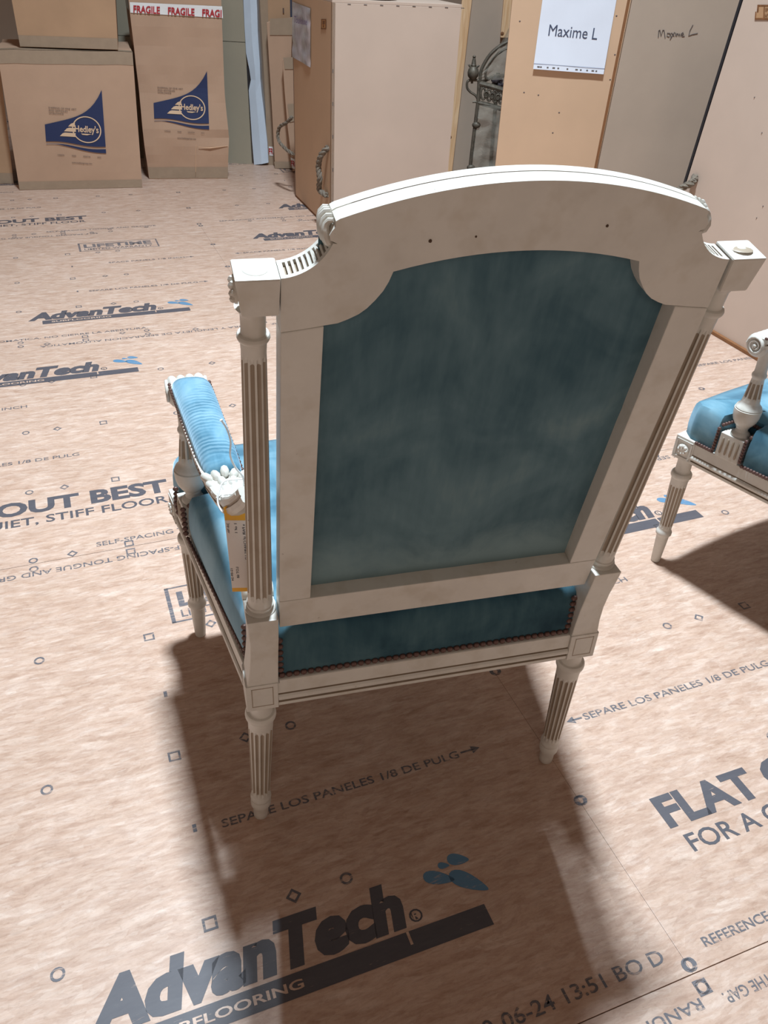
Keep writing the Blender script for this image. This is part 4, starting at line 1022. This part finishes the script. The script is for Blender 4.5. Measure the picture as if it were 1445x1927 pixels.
for k in range(5):
    cx_, cy_ = 909 + k * 11, 176 + k * 2.6; pts = [L(cx_ + 4.5 * cos(a), cy_ + 11 * sin(a), .004) for a in [2 * pi * i / 14 for i in range(15)]]; mb.tube(pts, .0055, 6)
    pts = [L(cx_ + 5.5 + (2 + 3.5 * t) * cos(7 * t), cy_ + 2 + (3 + 5 * t) * sin(7 * t), .008) for t in [i / 10 for i in range(11)]]; mb.tube(pts, .0045, 6)
mb.obj('scroll_band', IRON, lan)
mb = MB(); r_ = random.Random(5)
for k in range(22): mb.ball(L(938 + r_.uniform(-8, 9), 158 + r_.uniform(-9, 9), -.05 + r_.uniform(-.03, .03)), r_.uniform(.008, .014), 7, 5)
mb.obj('ornament_cluster', simple('dark_berry', (.10, .085, .10, 1), .5), lan)
arc = bez([L(903, 154), L(905, 135), L(911, 120), L(922, 103), L(936, 90), L(952, 80), L(968, 74)], 6)
mb = MB(); mb.tube(arc, .0085, 8); mb.obj('arch_hoop', IRON, lan)
mb = MB(); mb.tube(bez([L(917, 149), L(913.5, 144), L(914.5, 134), L(921, 120), L(933, 105), L(948, 94), L(965, 86)], 6), .006, 8); mb.obj('arch_hoop', IRON, lan)
mb = MB(); mb.tube(bez([L(902, 151), L(889, 151), L(880, 153), L(879, 165), L(885, 173), L(895, 180), L(900, 190)], 6), .006, 8); mb.tube([L(888, 152), L(888, 157)], .006, 6); mb.tube(bez([L(901, 195), L(895, 192), L(889, 192)], 5), .005, 6); mb.obj('bracket', IRON, lan)
fin = MB(); pb, pt = L(889.5, 150), L(892.5, 104); Ls = (pt - pb).length
fin.lathe(pb, pt, [(.004, 0), (.016, .03), (.026, .15), (.028, .30), (.024, .45), (.012, .55), (.014, .60), (.012, .63), (.009, .80), (.006, .90), (.009, .95), (.004, 1)], 14)
fo_ = fin.obj('finial', IRON, lan)
mb = MB(); mb.tube(bez([L(886, 128), L(884, 124), L(880.5, 122)], 5), [.006] * 8 + [.002] * 3, 6); mb.tube(bez([L(895, 128), L(899, 125), L(903, 123)], 5), [.006] * 8 + [.002] * 3, 6); mb.obj('finial_leaf', IRON, fo_)
mb = MB()
def wrap(u, v):
    x0, x1 = lerp(883, 901, v), lerp(965, 985, v); y = lerp(345, 196, v); q = L(lerp(x0, x1, u), y + u * 12, .012 + .02 * noise.noise(V3((u * 3, v * 8, 1)))); return q
mb.grid(wrap, 14, 30); 
mb.grid(lambda u, v: L(lerp(906, 985, u), lerp(150, 80 - 60 * u, v * min(1, .25 + u)), .004 + .012 * noise.noise(V3((u * 5, v * 5, 9)))), 14, 12)
mb.obj('plastic_wrap', PLASTIC, lan)
mb = MB(); mb.hexa([base + V3((0, 0, 0)), base + V3((.20, 0, 0)), base + V3((.20, .3, 0)), base + V3((0, .3, 0)), base + V3((0, 0, .03)), base + V3((.20, 0, .03)), base + V3((.20, .3, .03)), base + V3((0, .3, .03))]); mb.obj('lantern_base', IRON, lan, bevel=.004)

# crate with the white sign, frontal
def crate_front(label, bl, br, tlx, trx, ytop, mat, yname, depth, plane_n, ztop=None):
    A, B = on_z(*bl), on_z(*br); n = V3((-(B - A).y, (B - A).x, 0)).normalized(); n = -n if n.y > 0 else n
    F = Face(A, B - A, UPV); TL, TR = F.px(tlx, ytop, 0), F.px(trx, ytop, 0); zt_ = max(TL.z, TR.z); 
    r = thing('storage_crate', label, 'crate', A); iv = -n
    ex = lambda P, Q: P + (Q - P) * ((zt_ - P.z) / (Q - P).z)
    TL, TR = ex(A, TL), ex(B, TR)
    return r, F, A, B, TL, TR, iv
r1, F1, A, B, TL, TR, iv = crate_front('orange-tan board crate carrying the printed white name sign', (919, 437), (1096.5, 447), 968, 1196, -40, MDFO, 'm', .5, None)
panel(r1, 'front_panel', [A, B, TR, TL], .014, MDFO, iv, .001)
bd = V3((.42, .91, 0)) * .45; iv2 = (A - B).normalized()
panel(r1, 'side_panel', [B + bd * .04, B + bd, TR + bd, TR + bd * .04], .014, MDFO, iv2); panel(r1, 'side_panel', [A + bd * .04, A + bd, TL + bd, TL + bd * .04], .014, MDFO, -iv2); panel(r1, 'back_panel', [A + bd, B + bd, TR + bd, TL + bd], .014, MDFO, iv); panel(r1, 'lid', [TL, TR, TR + bd, TL + bd], .012, MDFO, (0, 0, 1))
mb = MB(); mb.add([F1.px(1184.5, 0) - A, F1.px(1188, 0) - A, F1.px(1119.5, 328) - A, F1.px(1116.5, 328) - A], [(0, 1, 2, 3)])
e0, e1 = F1.px(1194, -40, .001) - A, B - A
mb = MB(); w_ = (A - B).normalized() * .012; mb.hexa([e1 + w_, e1, e1 + iv * .002, e1 + w_ + iv * .002, e0 + w_, e0, e0 + iv * .002, e0 + w_ + iv * .002]); mb.obj('edge_strip', EDGE, r1)
mb = MB()
for x, y in ((978, 40), (1160, 30), (1157, 103), (1148, 150), (1052, 212), (1040, 250), (986, 174), (1013, 179)): mb.ball(F1.px(x, y, 0) - A, (.004, .002, .003), 6, 4)
mb.obj('staple', PENCIL, r1)
# sign
sg = thing('paper_sign', 'white sign printed Maxime L, in a punched sleeve on the orange-tan crate', 'sign', F1.px(1080, 60, .004))
def sf(h): 
    def g(u, v):
        xl, xr = lerp(1022, 1002.5, v), lerp(1161, 1134.5, v); yl, yr = lerp(-12, 129, v), lerp(-8, 139, v)
        return F1.px(lerp(xl, xr, u), lerp(yl, yr, u), h + .010 * v * v + .0015 * noise.noise(V3((u * 2.5, v * 2.5, 3)))) - sg.location
    return g
mb = MB(); mb.grid(sf(.004), 24, 24); mb.obj('paper_sheet', PAPER, sg)
mb = MB(); g = sf(.0052); put_text(mb, 'Maxime L', lambda u, v: g(.145 + u * .68, .55 + .02 * u - v), 0, 0, 1, .155, 0); mb.obj('sign_writing', simple('sign_ink', (.06, .075, .13, 1), .5), sg)
mb = MB(); g = sf(.0052)
for i, u in enumerate((.07, .105, .20, .285, .35, .48, .61, .67, .76, .84, .89)): w = .012 if i % 3 else .018; mb.add([g(u - w, .958), g(u + w, .958), g(u + w, .974), g(u - w, .974)], [(0, 1, 2, 3)])
mb.obj('sleeve_hole', PENCIL, sg)
mb = MB(); mb.add([g(0, .925), g(1, .925), g(1, .932), g(0, .932)], [(0, 1, 2, 3)]); mb.obj('sleeve_seam', simple('seam_blue', (.3, .34, .45, 1), .4), sg)

# grey crate with handwriting
bl_, br_ = (1098, 449), (1262, 458)
r2, F2, A, B, TL, TR, iv = crate_front('grey board crate with a pencilled name on its front', bl_, br_, 1198, 1408, -40, MDFG, 'g', .5, None)
panel(r2, 'front_panel', [A, B, TR, TL], .014, MDFG, iv, .001)
bd = V3((.42, .91, 0)) * .45; iv2 = (A - B).normalized()
panel(r2, 'side_panel', [A + bd * .04, A + bd, TL + bd, TL + bd * .04], .014, MDFG, -iv2); panel(r2, 'side_panel', [B + bd * .04, B + bd, TR + bd, TR + bd * .04], .014, MDFG, iv2); panel(r2, 'back_panel', [A + bd, B + bd, TR + bd, TL + bd], .014, MDFG, iv); panel(r2, 'lid', [TL, TR, TR + bd, TL + bd], .012, MDFG, (0, 0, 1))
mb = MB()
def ht(pts):
    mb.tube([F2.px(x, y, .001) - A for x, y in pts], .0018, 5)
S = .4256; hx = lambda pts: ht([(830 + x * S, y * S) for x, y in pts])
hx([(960, 165), (962, 135), (966, 132), (972, 160), (980, 133), (985, 133), (990, 168)]); hx([(1012, 148), (1000, 146), (998, 160), (1008, 163), (1013, 148), (1016, 165)]); hx([(1018, 145), (1030, 160)]); hx([(1032, 142), (1012, 175)])
hx([(1036, 145), (1037, 158)]); hx([(1040, 160), (1042, 148), (1046, 148), (1048, 160), (1052, 148), (1056, 160)]); hx([(1060, 153), (1072, 150), (1068, 143), (1060, 150), (1064, 160), (1076, 160)]); hx([(1113, 110), (1100, 135), (1094, 158), (1110, 152), (1134, 147)])
mb.obj('pencilled_name', PENCIL, r2)

# right crate, face running towards the viewer
P1, P2 = on_z(1225, 559), on_z(1426, 677); dr = (P2 - P1).normalized(); P3 = P1 + dr * 1.35
F3 = Face(P1, dr, UPV); T1 = F3.px(1408, -30, 0); zt_ = T1.z; T1b = T1; lean = (T1 - P1); T3 = P3 + lean
r3 = thing('storage_crate', 'light board crate at the right edge with a burned stamp and rope handle', 'crate', P1)
n3 = F3.n; iv = -n3; zb = V3((0, 0, .012)) + lean * (.012 / lean.z) - V3((0, 0, .012))
panel(r3, 'side_panel', [P1 + zb, P3 + zb, T3, T1], .016, MDFL, iv, .001)
dd = iv * .6; panel(r3, 'end_panel', [P1 + zb + iv * .017, P1 + zb + dd, T1 + dd, T1 + iv * .017], .016, MDFG, dr); panel(r3, 'end_panel', [P3 + zb + iv * .017, P3 + zb + dd, T3 + dd, T3 + iv * .017], .016, MDFG, -dr); panel(r3, 'back_panel', [P1 + zb + dd, P3 + zb + dd, T3 + dd, T1 + dd], .016, MDFG, iv); panel(r3, 'lid', [T1, T3, T3 + dd, T1 + dd], .012, MDFL, (0, 0, 1))
mb = MB(); off = n3 * .012; P = [P1 + off, P3 + off, P3 + iv * .05, P1 + iv * .05]; mb.hexa([q - P1 for q in P] + [q - P1 + V3((0, 0, .013)) for q in P]); mb.obj('skid', EDGE, r3, bevel=.002)
# cover strip along the near edge of the gap
e = lambda x, y, h=.0: F3.px(x, y, h)
def edge_at(t): return P1.lerp(T1, t)
mb = MB(); w_ = dr * .035; mb.hexa([P1 - w_ + iv * .03 - P1, -w_ * .05 + iv * .03, -w_ * .05 + iv * .045, -w_ + iv * .045, T1 - w_ + iv * .03 - P1, T1 - P1 - w_ * .05 + iv * .03, T1 - P1 - w_ * .05 + iv * .045, T1 - P1 - w_ + iv * .045]); mb.obj('edge_strip', MDFL, r3)
mb = MB(); w_ = -dr * .0; b0_ = -dr * .040 + iv * .03; b1_ = -dr * .052 + iv * .03; LN = T1 - P1
mb.hexa([b1_, b0_, b0_ + iv * .01, b1_ + iv * .01, b1_ + LN, b0_ + LN, b0_ + iv * .01 + LN, b1_ + iv * .01 + LN]); mb.obj('gap_shade_strip', BLACK, r3)  # black strip standing in for the shadow in the gap between the crates
rope(r3, [F3.px(1309, 332, .004), F3.px(1312, 342, .02), F3.px(1303, 352, .045), F3.px(1294, 362, .05), F3.px(1288, 378, .04), F3.px(1291, 400, .01)], .013)
mb = MB(); mb.add([e(1427, 9, .001) - P1, e(1475, 12, .001) - P1, e(1470, 40, .001) - P1, e(1421, 36, .001) - P1], [(0, 1, 2, 3)]); st = mb.obj('burned_stamp', simple('stamp_wood2', lin(176, 136, 100), .7), r3)
mb = MB(); q2 = lambda x, y: e(x, y, .002) - P1
for x0, y0, x1, y1 in ((1427, 9, 1475, 11), (1426, 9, 1429, 22), (1422, 34, 1470, 37), (1438, 13, 1440, 34), (1422, 22, 1424, 36)): mb.add([q2(x0, y0), q2(x1, y0), q2(x1 - 1, y1), q2(x0 - 1, y1)], [(0, 1, 2, 3)])
put_text(mb, 'IPPC', lambda u, v: q2(1441 + u, 21 - v), 0, 0, 16, 6, .02); put_text(mb, 'HT', lambda u, v: q2(1440 + u, 33 - v), 0, 0, 9, 7, .02)
mb.obj('stamp_mark', BURN, st)
mb = MB()
for x, y in ((1420, 183), (1436, 388), (1434, 250), (1424, 410)): mb.ball(e(x, y, 0) - P1, (.003, .002, .002), 6, 4)
mb.obj('staple', PENCIL, r3)

# ---------------------------------------------------------------- back wall
mb = MB(); mb.box(-6, 6, 6.3, 6.4, 0, 3.2); w = mb.obj('wall_back', MDFG); w['kind'] = 'structure'
mb = MB(); mb.box(-4.2, -4.1, 1.0, 6.3, 0, 3.2); w = mb.obj('wall_left', MDFG); w['kind'] = 'structure'
